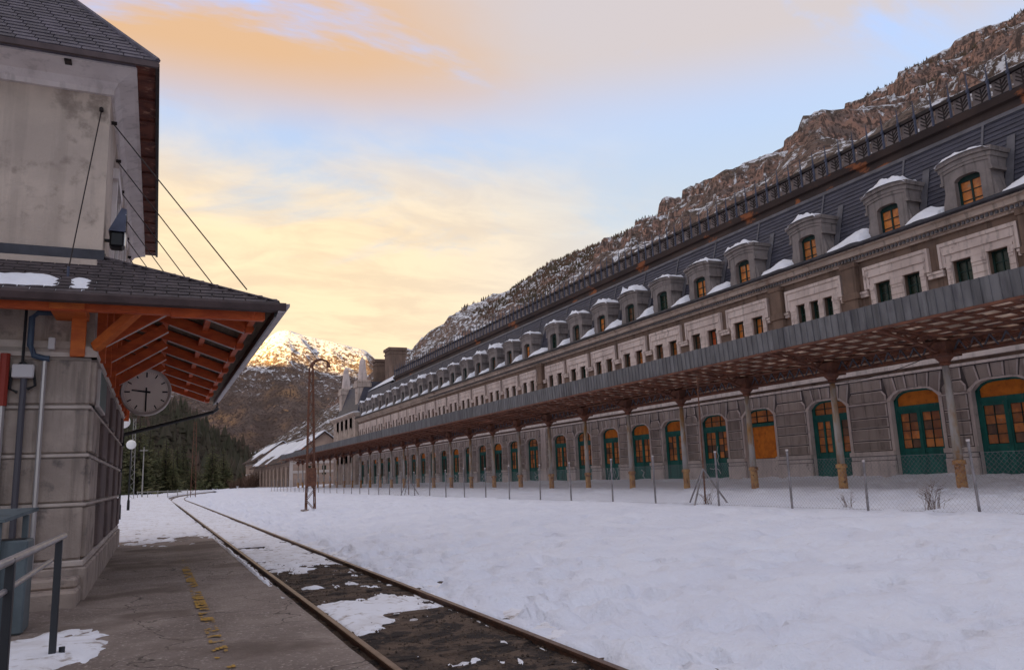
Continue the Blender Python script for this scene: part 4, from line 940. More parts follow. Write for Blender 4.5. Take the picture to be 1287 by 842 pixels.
# ================================================================== MASTS
def lattice_mast(x, y, h, w0, w1, z, lab, m, arm=True, group='lattice masts along the line'):
    t = thing('lattice_mast', (x, y, z), lab, 'mast', group); mb = MB(); n = int(h/.55)
    def wd(k): return w0+(w1-w0)*k/n
    for sx_ in (-1, 1):
        for sy_ in (-1, 1): mb.beam((x+sx_*w0/2, y+sy_*w0/2, z-.2), (x+sx_*w1/2, y+sy_*w1/2, z+h), .05, .05)
    for k in range(n):
        a, b = wd(k)/2, wd(k+1)/2; za, zb_ = z+h*k/n, z+h*(k+1)/n; s_ = 1 if k % 2 else -1
        for yy in (-1, 1): mb.beam((x-s_*a, y+yy*a, za), (x+s_*b, y+yy*b, zb_), .03, .03)
        for xx in (-1, 1): mb.beam((x+xx*a, y-s_*a, za), (x+xx*b, y+s_*b, zb_), .03, .03)
    put('lattice', mb, m, t)
    if arm:
        P = [(x, y, z+h)]+[(x+.45*(1-math.cos(a))*1.2, y, z+h+.5*math.sin(a)) for a in (R(25), R(55), R(90), R(120), R(140))]
        put('lamp_arm', MB().tube(P, [.11, .10, .09, .08, .06, .05], 6), m, t); put('lamp', MB().tube([P[-1], (P[-1][0]+.02, y, P[-1][2]-.28)], [.07, .13], 8), m, t)
        put('concrete_foot', MB().box(x-.45, x+.45, y-.45, y+.45, z-.3, z+.06), 'base_stone', t)
        put('control_box', MB().box(x-.26, x+.26, y-.34, y+.1, z+1.3, z+2.3), m, t, bevel=.02)
    return t
lattice_mast(7.78, 44, 7.9, .48, .20, gz(7.78, 44), 'rusty lattice lamp mast with curved top standing in the snow field', 'mast_rust')
lattice_mast(5.35, 132, 11.6, .75, .35, .15, 'tall thin rusty lattice mast far off beside the curving track', 'mast_rust', False)
lattice_mast(-2.75, 110, 10.2, .55, .25, .3, 'pale lattice mast at the far end of the left platform', 'mast_pale', False)
t = thing('utility_pole', (-1.75, 125, .3), 'pale pole with short crossbar beside the far lattice mast', 'pole')
put('pole', MB().tube([(-1.75, 125, 0), (-1.75, 125, 7.6)], [.12, .07], 6), 'mast_pale', t); put('crossbar', MB().box(-2.3, -1.2, 124.95, 125.05, 7.0, 7.12), 'mast_pale', t)
def globe_lamp(x, y, zc, lab):
    t = thing('street_lamp', (x, y, PLAT_Z), lab, 'street lamp', 'globe lamps on the platform'); put('post', MB().tube([(x, y, 0), (x, y, .9), (x, y, .95), (x, y, zc-.3)], [.10, .09, .055, .045], 8), 'black_paint', t)
    bm = bmesh.new(); bmesh.ops.create_uvsphere(bm, u_segments=16, v_segments=10, radius=.32); me = bpy.data.meshes.new('globe'); bm.to_mesh(me); bm.free(); me.materials.append(M['globe']); me.polygons.foreach_set('use_smooth', [True]*len(me.polygons)); link('globe', me, t, (x, y, zc))
globe_lamp(-1.66, 60, 4.7, 'black post with white globe lamp beyond the clock building')
globe_lamp(-1.62, 44, 5.05, 'white globe lamp mostly hidden behind the clock building corner')
# low railing at the far end of the platform
t = thing('platform_barrier', (1.2, 118, .3), 'low pale barrier at the far end of the left platform', 'barrier')
for k in range(6): put('post', MB().box(-2.2+1.25*k-.05, -2.2+1.25*k+.05, 117.95, 118.05, .2, 1.3), 'mast_pale', t)
put('rail', MB().box(-2.3, 4.2, 117.96, 118.04, 1.1, 1.2), 'mast_pale', t)

# ================================================================== CLOCK BUILDING
BX, BY = -.95, 13.3
cb = thing('clock_building', (-3.5, 19, PLAT_Z), 'plastered station house with stone base and shingled awning on red timber brackets', 'building')
# base: core slightly behind the blocks
put('base_wall', MB().box(-7, BX-.035, BY+.035, 25, 0, 3.95), 'base_joint', cb)
put('plinth', MB().box(-7.06, BX+.07, BY-.07, 25.08, 0, .60), 'base_stone', cb, bevel=.025)
put('plinth_moulding', MB().box(-7.03, BX+.03, BY-.03, 25.04, .605, .70), 'base_joint', cb, bevel=.02)
zs_ = [(.72, 1.46), (1.54, 2.18), (2.26, 2.90), (2.99, 3.66)]
for r_, (z0, z1) in enumerate(zs_):
    for k in range(4):      # front face
        a = BX-.02-1.62*k+(-.0 if r_ % 2 else .0); b = a-1.60
        put('base_block', MB().box(b, a, BY-.015, BY+.04, z0, z1), 'base_stone', cb, bevel=.018)
    y = BY+.06; k = 0
    while y < 24.6:         # side face: blocks between recessed joints
        w = 1.45 if k % 2 == 0 else .8
        put('base_block', MB().box(BX-.04, BX+(.045 if k % 2 == 0 else -.012), y, min(y+w, 24.95), z0+.01, z1-.01), 'base_panel' if k % 2 == 0 and k else 'base_stone', cb, bevel=.018); y += w+(.28 if k % 2 == 0 else .16); k += 1
    if r_ < 3:
        put('joint_course', MB().box(-7.0, BX+.015, BY-.03, 25.0, z1+.015, z1+.065), 'base_joint', cb, bevel=.01)
put('ledge', MB().prism([(BX-.2, 3.70), (BX+.05, 3.70), (BX+.07, 3.76), (BX-.05, 3.86), (BX-.2, 3.88)], 'y', BY-.08, 25.05), 'base_joint', cb); put('ledge', MB().prism([(BY+.2, 3.70), (BY-.05, 3.70), (BY-.07, 3.76), (BY+.05, 3.86), (BY+.2, 3.88)], 'x', -7, BX+.05), 'base_joint', cb)
put('base_wall', MB().box(-7, BX-.01, BY+.1, 24.98, 3.88, 4.62), 'base_stone', cb)
put('base_wall', MB().box(-7, BX-.04, BY+.14, 24.95, 4.62, 5.3), 'plaster', cb)
# upper storey
UY = 13.85
put('upper_wall', MB().box(-7, BX, UY, 25, 5.25, 8.62), 'plaster', cb)
def cove(h0):  # white plaster cove under the eaves
    return None
cove = [(0, 8.30), (.04, 8.30), (.05, 8.38), (.12, 8.47), (.34, 8.53), (.40, 8.53), (.40, 8.60), (0, 8.60)]
mb = MB(); n = len(cove); V_ = [(-7.2, UY-1.7*d, z) for d, z in cove]+[(BX+d, UY-1.7*d, z) for d, z in cove]+[(BX+d, 24.8, z) for d, z in cove]
mb.raw(V_, [(i*n+k, i*n+(k+1) % n, (i+1)*n+(k+1) % n, (i+1)*n+k) for i in range(2) for k in range(n)]); put('cove_cornice', mb, 'plaster_white', cb)
put('side_soffit', MB().box(BX+.39, -.24, UY-.8, 24.6, 8.55, 8.60), 'soffit_brown', cb)
mb = MB()
for k in range(13): mb.box(BX+.41, -.28, UY-.5+.9*k, UY-.38+.9*k, 8.515, 8.548)
tag(put('rafter_ends', mb, 'soffit_brown', cb), kind='stuff')
for k in range(4): put('eave_bracket', MB().box(-1.55-1.45*k-.05, -1.55-1.45*k+.05, UY-.66, UY-.5, 8.50, 8.6), 'iron_dark', cb)
# main roof: hipped, slates laid one by one on the hip facing the platform end
ER = (-.24, 13.0); ez = 8.62; ridge_z = 13.4; rx = -4.0
rv = [(ER[0], ER[1], ez), (ER[0], 24.7, ez), (-7.8, 24.7, ez), (-7.8, ER[1], ez), (rx, 17.6, ridge_z), (rx, 24.7, ridge_z)]
put('roof', MB().raw(rv+[(x, y, z-.06) for x, y, z in rv[:4]], [(0, 1, 5, 4), (2, 3, 4, 5), (3, 0, 4), (1, 2, 5), (6, 7, 8, 9), (0, 1, 7, 6), (1, 2, 8, 7), (2, 3, 9, 8), (3, 0, 6, 9)]), 'slate_blue', cb)
def slates(parent, e0, e1, apex0, apex1, w, expo, m, limit, restname, thick=.012):
    """rows of slates on the quad e0-e1 (eave) to apex0-apex1 (top edge); each a part up to limit"""
    e0, e1, a0, a1 = map(Vector, (e0, e1, apex0, apex1)); ex = (e1-e0).normalized(); nn_ = ex.cross((a0+a1)/2-e0).normalized()
    if nn_.z < 0: nn_ = -nn_
    up_ = nn_.cross(ex); up_ = up_ if up_.z > 0 else -up_; Lr = ((a0-e0).dot(up_)); rows_ = int(Lr/expo); rest = MB(); cnt = 0
    base = [(-w/2+.007, 0, thick+.012), (w/2-.007, 0, thick+.012), (w/2-.007, expo*1.5, .004), (-w/2+.007, expo*1.5, .004), (-w/2+.007, 0, .004), (w/2-.007, 0, .004)]
    rotm = Matrix((ex, up_, nn_)).transposed()
    me = MB().raw([rotm @ Vector(p) for p in base], [(0, 1, 2, 3), (0, 4, 5, 1), (0, 3, 4), (1, 5, 2)]).mesh('slate', m)
    for r_ in range(rows_):
        t = (r_*expo)/Lr; L0 = (e0.lerp(a0, t)-e0).dot(ex); L1 = (e1.lerp(a1, t)-e0).dot(ex); x = L0 + (w/2 if r_ % 2 else 0)
        while x < L1+w/2:
            lo_, hi__ = max(x-w/2, L0), min(x+w/2, L1)
            if hi__-lo_ > w*.35:
                p = e0+ex*((lo_+hi__)/2)+up_*(r_*expo-.02); sc_ = ((hi__-lo_)/w)
                if cnt < limit and p.x > -3.4: o = link('slate', me, parent, p+nn_*random.uniform(0, .003)); o.rotation_euler = (random.uniform(-.006, .006), random.uniform(-.006, .006), 0); cnt += 1; o.scale = (sc_ if abs(ex.x) > .9 else 1, sc_ if abs(ex.y) > .9 else 1, 1)
                else: rest.raw([rotm @ Vector((q[0]*sc_, q[1], q[2])) + p for q in base], [(0, 1, 2, 3), (0, 4, 5, 1)])
            x += w
    if rest.v: tag(put(restname, rest, m, parent, fix=False), kind='stuff')
slates(cb, (-7.8, 13.0, ez+.01), (ER[0], 13.0, ez+.01), (rx, 17.6, ridge_z+.01), (rx, 17.6, ridge_z+.01), .30, .155, 'slate_blue', 190, 'roof_slates')
put('eave_edge', MB().box(-7.8, ER[0]+.02, 12.97, 13.03, ez-.10, ez-.005), 'gutter_brown', cb); put('eave_edge', MB().box(ER[0]-.03, ER[0]+.03, 13.03, 24.7, ez-.10, ez-.005), 'iron_dark', cb)
put('hip_cap', MB().tube([(ER[0], 13.0, ez+.03), (rx, 17.6, ridge_z+.04)], .05, 6), 'slate_blue', cb)
# window surround and fluting low on the side of the upper storey
for k in range(3):
    y = 16.2+3.2*k; mb = MB(); mb.box(BX-.01, BX+.08, y-.75, y-.55, 5.4, 7.4); mb.box(BX-.01, BX+.08, y+.55, y+.75, 5.4, 7.4); mb.box(BX-.01, BX+.10, y-.85, y+.85, 7.4, 7.6)
    w_ = put('window', mb, 'plaster_white', cb); put('shutter', MB().box(BX-.005, BX+.03, y-.55, y+.55, 5.4, 7.4), 'soffit_board', w_)
# awning: hipped pent roof round the corner
AX, AY, AZ, TZ = 1.66, 12.3, 4.47, 5.42; AEND = 27.0
c_e, c_w = (AX, AY, AZ), (BX, UY, TZ)
av = [(-7, AY, AZ), c_e, (AX, AEND, AZ), (BX, AEND, TZ), c_w, (-7, UY, TZ)]
put('awning_roof', MB().raw(av+[(x, y, z-.07) for x, y, z in av], [(0, 1, 4, 5), (1, 2, 3, 4), (6, 7, 10, 11), (7, 8, 9, 10), (0, 1, 7, 6), (1, 2, 8, 7), (2, 3, 9, 8)]), ['soffit_board'], cb)
slates(cb, (-7, AY-.02, AZ+.01), (AX, AY-.02, AZ+.01), (-7, UY, TZ+.01), (BX, UY, TZ+.01), .32, .15, 'slate_brown', 105, 'awning_slates')
slates(cb, (AX+.02, AEND, AZ+.01), (AX+.02, AY, AZ+.01), (BX, AEND, TZ+.01), (BX, UY, TZ+.01), .32, .15, 'slate_brown', 0, 'awning_slates')
put('awning_hip', MB().tube([(AX, AY, AZ+.03), (BX, UY, TZ+.03)], .035, 6), 'slate_brown', cb)
put('flashing', MB().box(-7, BX+.04, UY-.10, UY+.02, TZ-.10, TZ+.13), 'gutter', cb); put('flashing', MB().box(BX-.02, BX+.05, UY, 25, TZ-.06, TZ+.1), 'gutter', cb)
gut = [(-.02, -.02), (-.13, 0), (-.13, -.03), (-.10, -.12), (-.02, -.14)]
put('front_gutter', MB().prism([(AY+a, AZ+b) for a, b in gut], 'x', -7, AX+.1), 'gutter_brown', cb)
y = AY-.1; k = 0
while y < AEND:
    y1 = min(y+1.05, AEND); put('side_gutter', MB().prism([(AX-.02, AZ-.16), (AX+.10, AZ-.14), (AX+.16, AZ-.05), (AX+.16, AZ+.0), (AX-.02, AZ-.02)], 'y', y+.008, y1-.008), 'gutter_zinc', cb); y = y1
put('gutter_backing', MB().box(AX-.06, AX-.03, AY, AEND, AZ-.2, AZ-.06), 'black_paint', cb)
SLP = (TZ-AZ)/(AX-BX)
def rz(x): return TZ-.09-(x-BX)*SLP
for y in [13.95+1.75*k for k in range(8)]:
    mb = MB(); a = Vector((BX+.02, y, rz(BX)-.11)); b = Vector((1.32, y, rz(1.32)-.11)); mb.beam(a, b, .15, .2)
    tail = [(1.32, rz(1.32)-.01), (1.44, rz(1.44)-.02), (1.47, rz(1.44)-.10), (1.43, rz(1.44)-.17), (1.32, rz(1.32)-.21)]; mb.prism(tail, 'y', y-.075, y+.075)
    rf_ = put('rafter', mb, 'timber', cb, bevel=.008)
    put('edge_strip', MB().beam((.12, y, rz(.12)-.218), (1.30, y, rz(1.3)-.218), .08, .012), 'pale_edge', rf_)
    br = put('brace', MB().beam((BX+.03, y, 4.02), (.06, y, rz(.06)-.30), .14, .17), 'timber', cb, bevel=.008)
    dv = (Vector((.06, y, rz(.06)-.30))-Vector((BX+.03, y, 4.02))).normalized(); n_ = Vector((dv.z, 0, -dv.x))*.091
    put('edge_strip', MB().beam(Vector((BX+.06, y, 4.05))+n_, Vector((.06, y, rz(.06)-.30))+n_, .08, .012), 'pale_edge', br)
    put('wall_post', MB().box(BX-.02, BX+.13, y-.08, y+.08, 3.72, rz(BX)-.2), 'timber', cb, bevel=.008)
for x, ya in ((.05, 13.5), (.75, 13.1), (1.38, 12.75)): put('purlin', MB().beam((x, ya, rz(x)-.045), (x, AEND-.1, rz(x)-.045), .10, .09), 'timber', cb)
# front brackets and hip strut
put('hip_rafter', MB().beam((BX, UY-.1, TZ-.26), (1.35, 12.5, AZ-.12), .16, .2), 'timber', cb, bevel=.008)
put('hip_tail', MB().beam((.1, 12.55, AZ-.14), (1.48, 12.55, AZ-.14), .14, .18), 'timber', cb, bevel=.02)
put('corner_strut', MB().beam((BX+.02, BY-.02, 3.86), (-.30, 12.62, AZ-.08), .13, .15), 'timber_front', cb, bevel=.008)
for x in (-1.16, -3.0, -4.8):
    put('front_post', MB().box(x-.10, x+.10, BY-.12, BY-.02, 3.70, 4.42), 'timber_front', cb, bevel=.008); put('front_beam', MB().box(x-.33, x+.12, 12.45, BY+.1, 4.28, 4.40) if x > -2 else MB().box(x-.1, x+.1, 12.45, BY+.1, 4.28, 4.40), 'timber_front', cb, bevel=.008)
put('front_plate', MB().box(-7, 1.3, 12.5, 12.62, AZ-.20, AZ-.07), 'timber', cb)
# downpipe from the far gutter corner back to the wall
put('downpipe', MB().tube([(AX+.05, 26.6, AZ-.1), (AX+.05, 26.5, AZ-.35), (AX-.1, 26.3, AZ-.48), (BX+.05, 25.1, 3.25), (BX+.02, 25.05, 2.9)], .06, 8), 'black_paint', cb)
# tie rods from the wall to the awning edge
for k in range(7):
    y = 14.25+1.75*k; yl = 12.75+1.95*k
    tag(put('tie_rod', MB().tube([(BX+.02, y, 8.0), (1.22, yl, AZ+.32)], .011, 5), 'iron_dark', cb)); put('rod_eye', MB().tube([(BX-.02, y, 8.0), (BX+.09, y, 8.0)], .035, 6), 'iron_dark', cb)
put('tie_rod', MB().tube([(-1.08, UY-.02, 8.02), (-1.32, 12.9, 4.95)], .010, 5), 'iron_dark', cb); put('rod_eye', MB().tube([(-1.08, UY-.08, 8.02), (-1.08, UY+.02, 8.02)], .035, 6), 'iron_dark', cb); put('rod_anchor', MB().tube([(-1.32, 12.9, 4.72), (-1.32, 12.9, 5.02)], .02, 6), 'iron_blue', cb)
# pipes and boxes on the front wall
FYW = BY-.09
put('conduit', MB().tube([(-1.58, FYW, .3), (-1.58, FYW, 3.62)], .036, 8), 'pipe_chrome', cb)
put('conduit', MB().tube([(-1.83, FYW, .3), (-1.83, FYW, 3.40)], .045, 8), 'pipe_dark', cb)
put('conduit', MB().tube([(-2.08, FYW, .3), (-2.08, FYW, 2.95)], .045, 8), 'pipe_chrome', cb); put('conduit', MB().tube([(-2.08, FYW, 2.95), (-2.08, FYW, 3.72)], .065, 8), 'pipe_red', cb)
put('conduit', MB().tube([(-1.40, FYW, 4.36), (-1.70, FYW, 4.36), (-1.78, FYW, 4.28), (-1.78, FYW, 3.85), (-1.72, FYW, 3.70), (-1.58, FYW, 3.66), (-1.52, FYW, 3.66)], .045, 8), 'pipe_blue', cb)
put('conduit', MB().tube([(-1.86, FYW, 4.4), (-1.86, FYW, 3.6), (-1.98, FYW, 3.5), (-2.0, FYW, 3.2), (-1.9, FYW, 3.15)], .022, 6), 'black_paint', cb); put('conduit', MB().tube([(-1.86, FYW, 3.6), (-1.72, FYW, 3.5), (-1.68, FYW, 3.25), (-1.78, FYW, 3.2)], .022, 6), 'black_paint', cb)
put('junction_box', MB().box(-1.98, -1.70, FYW-.08, FYW+.06, 3.36, 3.56), 'box_white', cb, bevel=.015); put('switch_box', MB().box(-1.55, -1.46, FYW-.04, FYW+.06, 3.80, 3.98), 'box_white', cb, bevel=.01)
# stone step against the front
put('step', MB().box(-2.6, BX+.02, 12.42, BY-.07, 0, .36), 'base_stone', cb, bevel=.03); put('step', MB().box(-2.2, BX+.0, 12.75, BY-.08, .36, .50), 'base_stone', cb, bevel=.03)
# snow left on the awning
for (cx_, w_, s_) in ((-2.1, .95, 1), (-1.12, .26, 3), (-3.6, .5, 5)):
    me = snow_cap(s_+20, w=w_, ln=.55, h=.10, x0=0); sl_a = math.atan2(TZ-AZ, UY-AY)
    for v in me.vertices: x, y, z = v.co; zz_ = z-2.01-.13*(1-(y/w_)**2)+.02; v.co = (y, x, x*math.tan(sl_a)+zz_*.8+.03)
    put('snow_lump', me, None, cb, (cx_, AY+.05, AZ+.015))
# notice box on the side wall
t = thing('notice_case', (BX, 14.3, 2.95), 'flat dark notice case with pale frame on the stone side wall', 'notice case')
put('frame', MB().box(BX+.02, BX+.09, 13.75, 15.35, 2.98, 3.6), 'pale_edge', t, bevel=.01); put('panel', MB().box(BX+.085, BX+.095, 13.80, 15.30, 3.02, 3.56), 'sign_teal', t); put('back', MB().box(BX-.01, BX+.03, 13.7, 15.4, 2.95, 3.63), 'black_paint', t)
# floodlight on the upper wall
t = thing('floodlight', (BX+.1, 14.25, 5.8), 'dark hooded floodlight on the upper corner of the clock building', 'floodlight')
put('arm', MB().tube([(BX-.02, 14.2, 5.85), (BX+.16, 14.2, 5.85)], .03, 6), 'black_paint', t); put('body', MB().box(BX+.08, BX+.30, 14.05, 14.35, 5.72, 5.98), 'black_paint', t, bevel=.03)
put('hood', MB().raw([(BX+.06, 14.02, 5.98), (BX+.32, 14.02, 5.98), (BX+.32, 14.38, 5.98), (BX+.06, 14.38, 5.98), (BX+.24, 14.1, 6.42), (BX+.32, 14.1, 6.40), (BX+.32, 14.3, 6.40), (BX+.24, 14.3, 6.42)], [(0, 1, 5, 4), (1, 2, 6, 5), (2, 3, 7, 6), (3, 0, 4, 7), (4, 5, 6, 7), (0, 1, 2, 3)]), 'iron_blue', t); put('lens', MB().box(BX+.302, BX+.32, 14.08, 14.32, 5.75, 6.3), 'globe', t)

# ================================================================== CLOCK
CX, CYY, CZ, CR = -.28, 19.5, 3.86, .535
ck = thing('station_clock', (BX, CYY, CZ), 'round white station clock on a black wall arm showing half past nine', 'clock')
def disc(r, y0, y1, n=48):
    return MB().prism([(CX+r*math.cos(2*math.pi*k/n), CZ+r*math.sin(2*math.pi*k/n)) for k in range(n)], 'y', y0, y1)
put('arm', MB().beam((BX-.02, CYY, CZ), (CX-CR+.05, CYY, CZ), .10, .12), 'black_paint', ck)
put('case', disc(CR-.03, CYY-.09, CYY+.12), 'clock_rim', ck)
mb = MB(); n = 48
for k in range(n):
    a, b = 2*math.pi*k/n, 2*math.pi*(k+1)/n
    pr = [(CR-.075, -.10), (CR-.02, -.13), (CR, -.10), (CR, .10), (CR-.04, .10)]; P = [[(CX+r_*math.cos(w), CYY+y_, CZ+r_*math.sin(w)) for r_, y_ in pr] for w in (a, b)]
    for j in range(4): mb.face([P[0][j], P[0][j+1], P[1][j+1], P[1][j]])
put('rim', mb, 'clock_rim', ck, smooth=False)
put('dial', disc(CR-.06, CYY-.097, CYY-.092), 'clock_face', ck)
def ray_bar(name, ang, r0, r1, w, y, m='black_paint', w2=None):
    dx_, dz_ = math.sin(ang), math.cos(ang); nx_, nz_ = dz_, -dx_; w2 = w2 or w
    p = [(CX+dx_*r+nx_*s_*q, CZ+dz_*r+nz_*s_*q) for r, s_, q in ((r0, -.5, w), (r0, .5, w), (r1, .5, w2), (r1, -.5, w2))]
    put(name, MB().prism(p, 'y', y-.004, y), m, ck)
for h in range(12): ray_bar('hour_mark', R(30*h), CR-.20 if h % 3 == 0 else CR-.18, CR-.085, .032 if h % 3 == 0 else .026, CYY-.099)
mb = MB()
for k in range(60):
    if k % 5:
        a = R(6*k); dx_, dz_ = math.sin(a), math.cos(a); mb.prism([(CX+dx_*r+dz_*s_*.006, CZ+dz_*r-dx_*s_*.006) for r, s_ in ((CR-.115, -1), (CR-.115, 1), (CR-.088, 1), (CR-.088, -1))], 'y', CYY-.102, CYY-.098)
tag(put('minute_marks', mb, 'clock_rim', ck), kind='stuff')
ray_bar('minute_hand', R(180), -.10, CR-.12, .034, CYY-.106); ray_bar('hour_hand', R(277), -.09, CR-.23, .045, CYY-.112, w2=.03)

# ================================================================== RAILING AND BIN
rl = thing('handrail', (-.9, 7.9, PLAT_Z), 'grey tube handrail on dark posts in a patch of snow beside the station house', 'handrail')
put('top_rail', MB().tube([(-.82, 9.12, 1.26), (-.95, 6.75, 1.215), (-1.1, 4.3, 1.18)], .032, 10), 'rail_tube', rl, smooth=True); put('middle_rail', MB().tube([(-.86, 8.5, 1.07), (-.97, 6.75, 1.0), (-1.1, 4.3, .93)], .022, 8), 'rail_tube', rl, smooth=True)
for (x, y) in ((-.835, 8.88), (-.945, 6.85), (-1.06, 4.9)): put('post', MB().box(x-.03, x+.03, y-.04, y+.04, PLAT_Z-.05, 1.235), 'rail_dark', rl, bevel=.006)
put('bolt', MB().tube([(-.76, 8.92, PLAT_Z), (-.76, 8.92, PLAT_Z+.09)], .03, 6), 'rail_dark', rl)
bn = thing('litter_bin', (-1.6, 10.8, PLAT_Z), 'grey metal litter bin with sloping lid against the station house', 'litter bin')
put('body', MB().box(-2.05, -1.30, 10.55, 11.05, PLAT_Z, 1.17), 'bin_grey', bn, bevel=.02); put('leg', MB().box(-1.64, -1.56, 10.46, 10.54, PLAT_Z, 1.40), 'bin_grey', bn, bevel=.01); put('leg', MB().box(-1.42, -1.36, 10.92, 11.0, 1.1, 1.44), 'bin_grey', bn)
put('lid', MB().raw([(-2.1, 10.4, 1.38), (-1.52, 10.4, 1.38), (-1.28, 11.1, 1.48), (-2.1, 11.1, 1.48), (-2.1, 10.4, 1.42), (-1.52, 10.4, 1.42), (-1.28, 11.1, 1.52), (-2.1, 11.1, 1.52)], [(0, 1, 2, 3), (4, 5, 6, 7), (0, 1, 5, 4), (1, 2, 6, 5), (2, 3, 7, 6), (3, 0, 4, 7)]), 'bin_grey', bn)
put('opening', MB().box(-2.0, -1.34, 10.6, 11.0, 1.171, 1.175), 'black_paint', bn)

# ================================================================== FAR BUILDINGS
def arch_house(name, x0, x1, y0, y1, ze, zr, lab, arcade, bands):
    t = thing(name, ((x0+x1)/2, (y0+y1)/2, .5), lab, 'building'); xm = (x0+x1)/2
    mb = MB()
    if arcade:
        n = int((y1-y0)/6.2); ops = [(y0+4+6.2*k, 4.0, .4, ze-3.0, 1.6) for k in range(n)]; facade(mb, x0, .6, y0, y1, .2, ze, ops, 0, 0)
    else:
        n = int((y1-y0)/6); ops = [(y0+3+6*k, 1.6, 2+q, 4+q, 0) for k in range(n) for q in (0,)]; facade(mb, x0, .3, y0, y1, .2, ze, ops, 0, 0)
    mb.raw([(x0, y0, .2), (x1, y0, .2), (x1, y0, ze), (xm, y0, zr), (x0, y0, ze)], [(0, 1, 2, 3, 4)]); mb.face([(x1, y0, .2), (x1, y1, .2), (x1, y1, ze), (x1, y0, ze)]); mb.raw([(x0, y1, .2), (x1, y1, .2), (x1, y1, ze), (xm, y1, zr), (x0, y1, ze)], [(0, 1, 2, 3, 4)])
    put('wall', mb, 'house_wall', t, fix=False); put('inner_wall', MB().box(x0+1.2, x0+1.3, y0+.1, y1-.1, .2, ze), 'interior', t)
    o = 1.3
    sl_ = (zr-ze)/(xm-x0); r = put('roof', MB().prism([(x0-o, ze-o*sl_), (xm, zr), (x1+o, ze-o*sl_), (x1+o, ze-o*sl_+.3), (xm, zr+.3), (x0-o, ze-o*sl_+.3)], 'y', y0-.8, y1+.8), 'rust_cornice', t)
    yy = y0-.6
    while yy < y1:
        L2 = random.uniform(3, 8); e_ = random.uniform(.05, .5)*(xm-x0); t_ = random.uniform(0, .25)*(xm-x0)
        put('roof_snow', MB().prism([(x0-o+e_, ze-(o-e_)*sl_+.31), (xm-t_, zr-t_*sl_+.31), (xm-t_, zr-t_*sl_+.5), (x0-o+e_, ze-(o-e_)*sl_+.42)], 'y', yy, min(yy+L2, y1+.5)), 'snow_cap', t); yy += L2+random.uniform(.1, 1.2)
    put('roof_snow', MB().prism([(xm, zr+.31), (x1+o-.1, ze-o*sl_+.33), (x1+o-.1, ze-o*sl_+.45), (xm, zr+.5)], 'y', y0-.6, y1+.6), 'snow_cap', t)
    for z in bands: put('band', MB().box(x0-.08, x1+.08, y0-.12, y0-.005, z, z+.5), 'house_band', t); put('band', MB().box(x0-.12, x0-.005, y0, y1, z, z+.35), 'house_band', t) if not arcade else None
    for x in (x0, x1): put('corner_pier', MB().box(x-.3, x+.3, y0-.2, y0+.5, .2, ze), 'house_band', t)
    for k in range(3): put('window', MB().box(xm-3.4+3*k, xm-2.6+3*k, y0-.03, y0+.1, 3, 4.8), 'dark_pane', t)
    return t
arch_house('goods_shed', 24.2, 37, 158, 222, 6.4, 11.3, 'long stone shed with arcaded side and snowy gable roof past the canopy', True, (3.4, 5.2))
arch_house('distant_house', 27.4, 41, 240, 276, 8.9, 13.6, 'pale gabled house with snowy roof beyond the arcaded shed', False, (4.5, 7.5))
# snowy bank and scrub at the foot of the far buildings
def bush(x, y, h, seed):
    rg = random.Random(seed); mb = MB()
    for k in range(90):
        a = rg.uniform(0, 6.28); rr = rg.uniform(.1, 1)*h*.8; b = Vector((x+rg.uniform(-.3, .3)*h, y+rg.uniform(-.3, .3)*h, .2)); e = b+Vector((math.cos(a)*rr*.6, math.sin(a)*rr*.6, h*rg.uniform(.4, 1)))
        mb.tube([b, b.lerp(e, .5)+Vector((rg.uniform(-.2, .2), 0, .1)), e], [.05, .04, .02], 3)
        for j in range(4):
            q = b.lerp(e, rg.uniform(.3, 1)); mb.tube([q, q+Vector((rg.uniform(-1, 1), rg.uniform(-1, 1), rg.uniform(0, 1)))*h*.22], [.03, .012], 3)
    tag(put('bare_bush', mb, 'twig', fix=False), 'bare reddish brown bush growing before the far gabled house', 'bush', 'bare bushes before the far house')
for i, (x, y, h) in enumerate(((21.5, 205, 4.0), (23.5, 214, 4.8), (25.0, 226, 5.2), (21.5, 222, 3.6), (19.5, 230, 2.8))): bush(x, y, h, i)

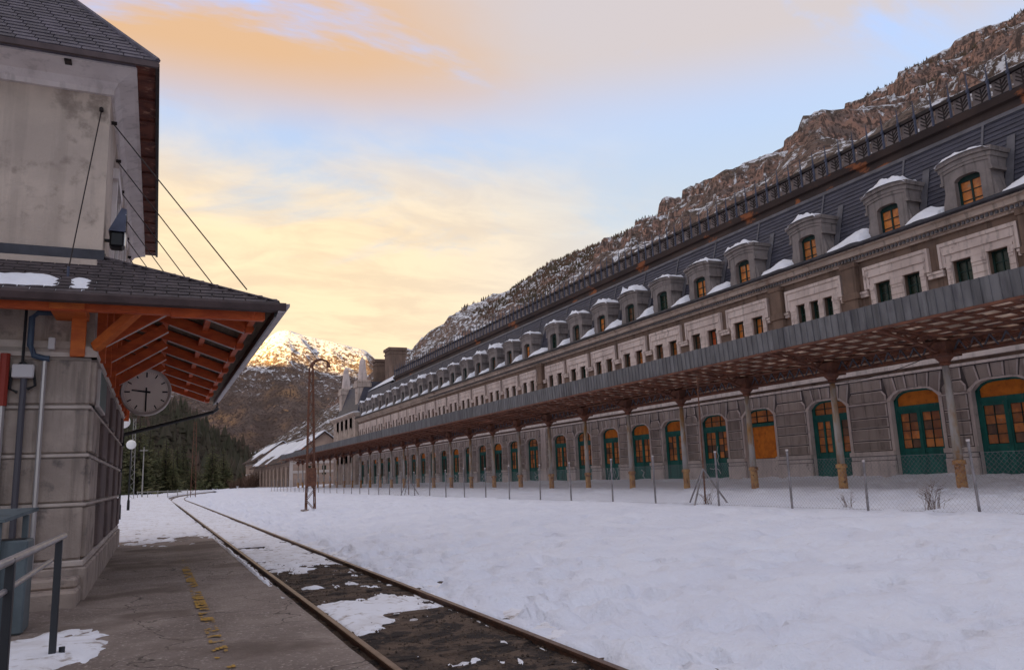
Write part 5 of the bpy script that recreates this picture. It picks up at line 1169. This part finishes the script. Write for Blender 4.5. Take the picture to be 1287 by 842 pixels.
# ================================================================== TREES
def conifer(seed):
    rg = random.Random(seed); cr_ = MB(); H_ = 1.0
    trunk = MB().tube([(0, 0, 0), (.01, 0, .5), (0, 0, .97)], [.017, .011, .003], 6)
    lv = 30
    for k in range(lv):
        t = .10+.88*k/lv; R_ = .23*(1-t)**.75*(.75+.5*rg.random())+.012; n = max(4, int(13*(1-t))+3); a0 = rg.uniform(0, 6.28)
        for j in range(n):
            if rg.random() < .12: continue
            a = a0+6.283*j/n+rg.uniform(-.25, .25); r_ = R_*rg.uniform(.6, 1.15); dr = rg.uniform(.10, .45)*r_; c_, s_ = math.cos(a), math.sin(a); z = t+rg.uniform(-.012, .012)
            base = Vector((0, 0, z)); tip = Vector((c_*r_, s_*r_, z-dr)); sd = Vector((-s_, c_, 0))
            for q in range(4):
                u = .3+.23*q; p = base.lerp(tip, u); w = r_*.26*(1.15-u*.7)*rg.uniform(.7, 1.3)
                o = Vector((c_, s_, 0))*r_*.22; hg = Vector((0, 0, -r_*rg.uniform(.08, .22)))
                cr_.face([p-o*.6, p+sd*w+hg, p+o, p-sd*w+hg*rg.uniform(.5, 1.3)])
            cr_.face([base.lerp(tip, .5), base.lerp(tip, .8)+sd*r_*.12, tip+Vector((0, 0, r_*.06)), base.lerp(tip, .8)-sd*r_*.12])
    return trunk.mesh('trunk', 'bark'), cr_.mesh('crown', 'needles', fix=False)
CV = [conifer(s) for s in range(1, 6)]
rg = random.Random(3); spots = []
for k in range(14): spots.append((-15+1.5*k+rg.uniform(-.8, .8), 172+rg.uniform(0, 26)+max(0, k-8)*6, rg.uniform(12, 17)-max(0, k-8)*1.0))
for k in range(14): spots.append((-24+3.2*k+rg.uniform(-1, 1), 228+rg.uniform(0, 50), rg.uniform(15, 21)-max(0, k-8)*1.6))
for k in range(10): spots.append((12+4.0*k+rg.uniform(-1.5, 1.5), 300+rg.uniform(0, 40), rg.uniform(6, 10)))
for i, (x, y, h) in enumerate(spots):
    tr, crw = CV[i % 5]
    t = thing('conifer_tree', (x, y, .1), 'dark evergreen conifer in the grove at the end of the left platform' if y < 222 else ('tall conifer in the back row of the dark grove' if y < 290 else 'smaller conifer at the valley end between grove and far houses'), 'tree', 'conifers at the end of the platform')
    a = rg.uniform(0, 6.28); wd = h*rg.uniform(.95, 1.3)
    link('trunk', tr, t, (x, y, .1), rot=(0, 0, a), scale=(wd, wd, h)); link('crown', crw, t, (x, y, .1), rot=(0, 0, a), scale=(wd, wd, h))
print('objects', len(bpy.data.objects), 'tris', sum(len(m.polygons) for m in bpy.data.meshes))
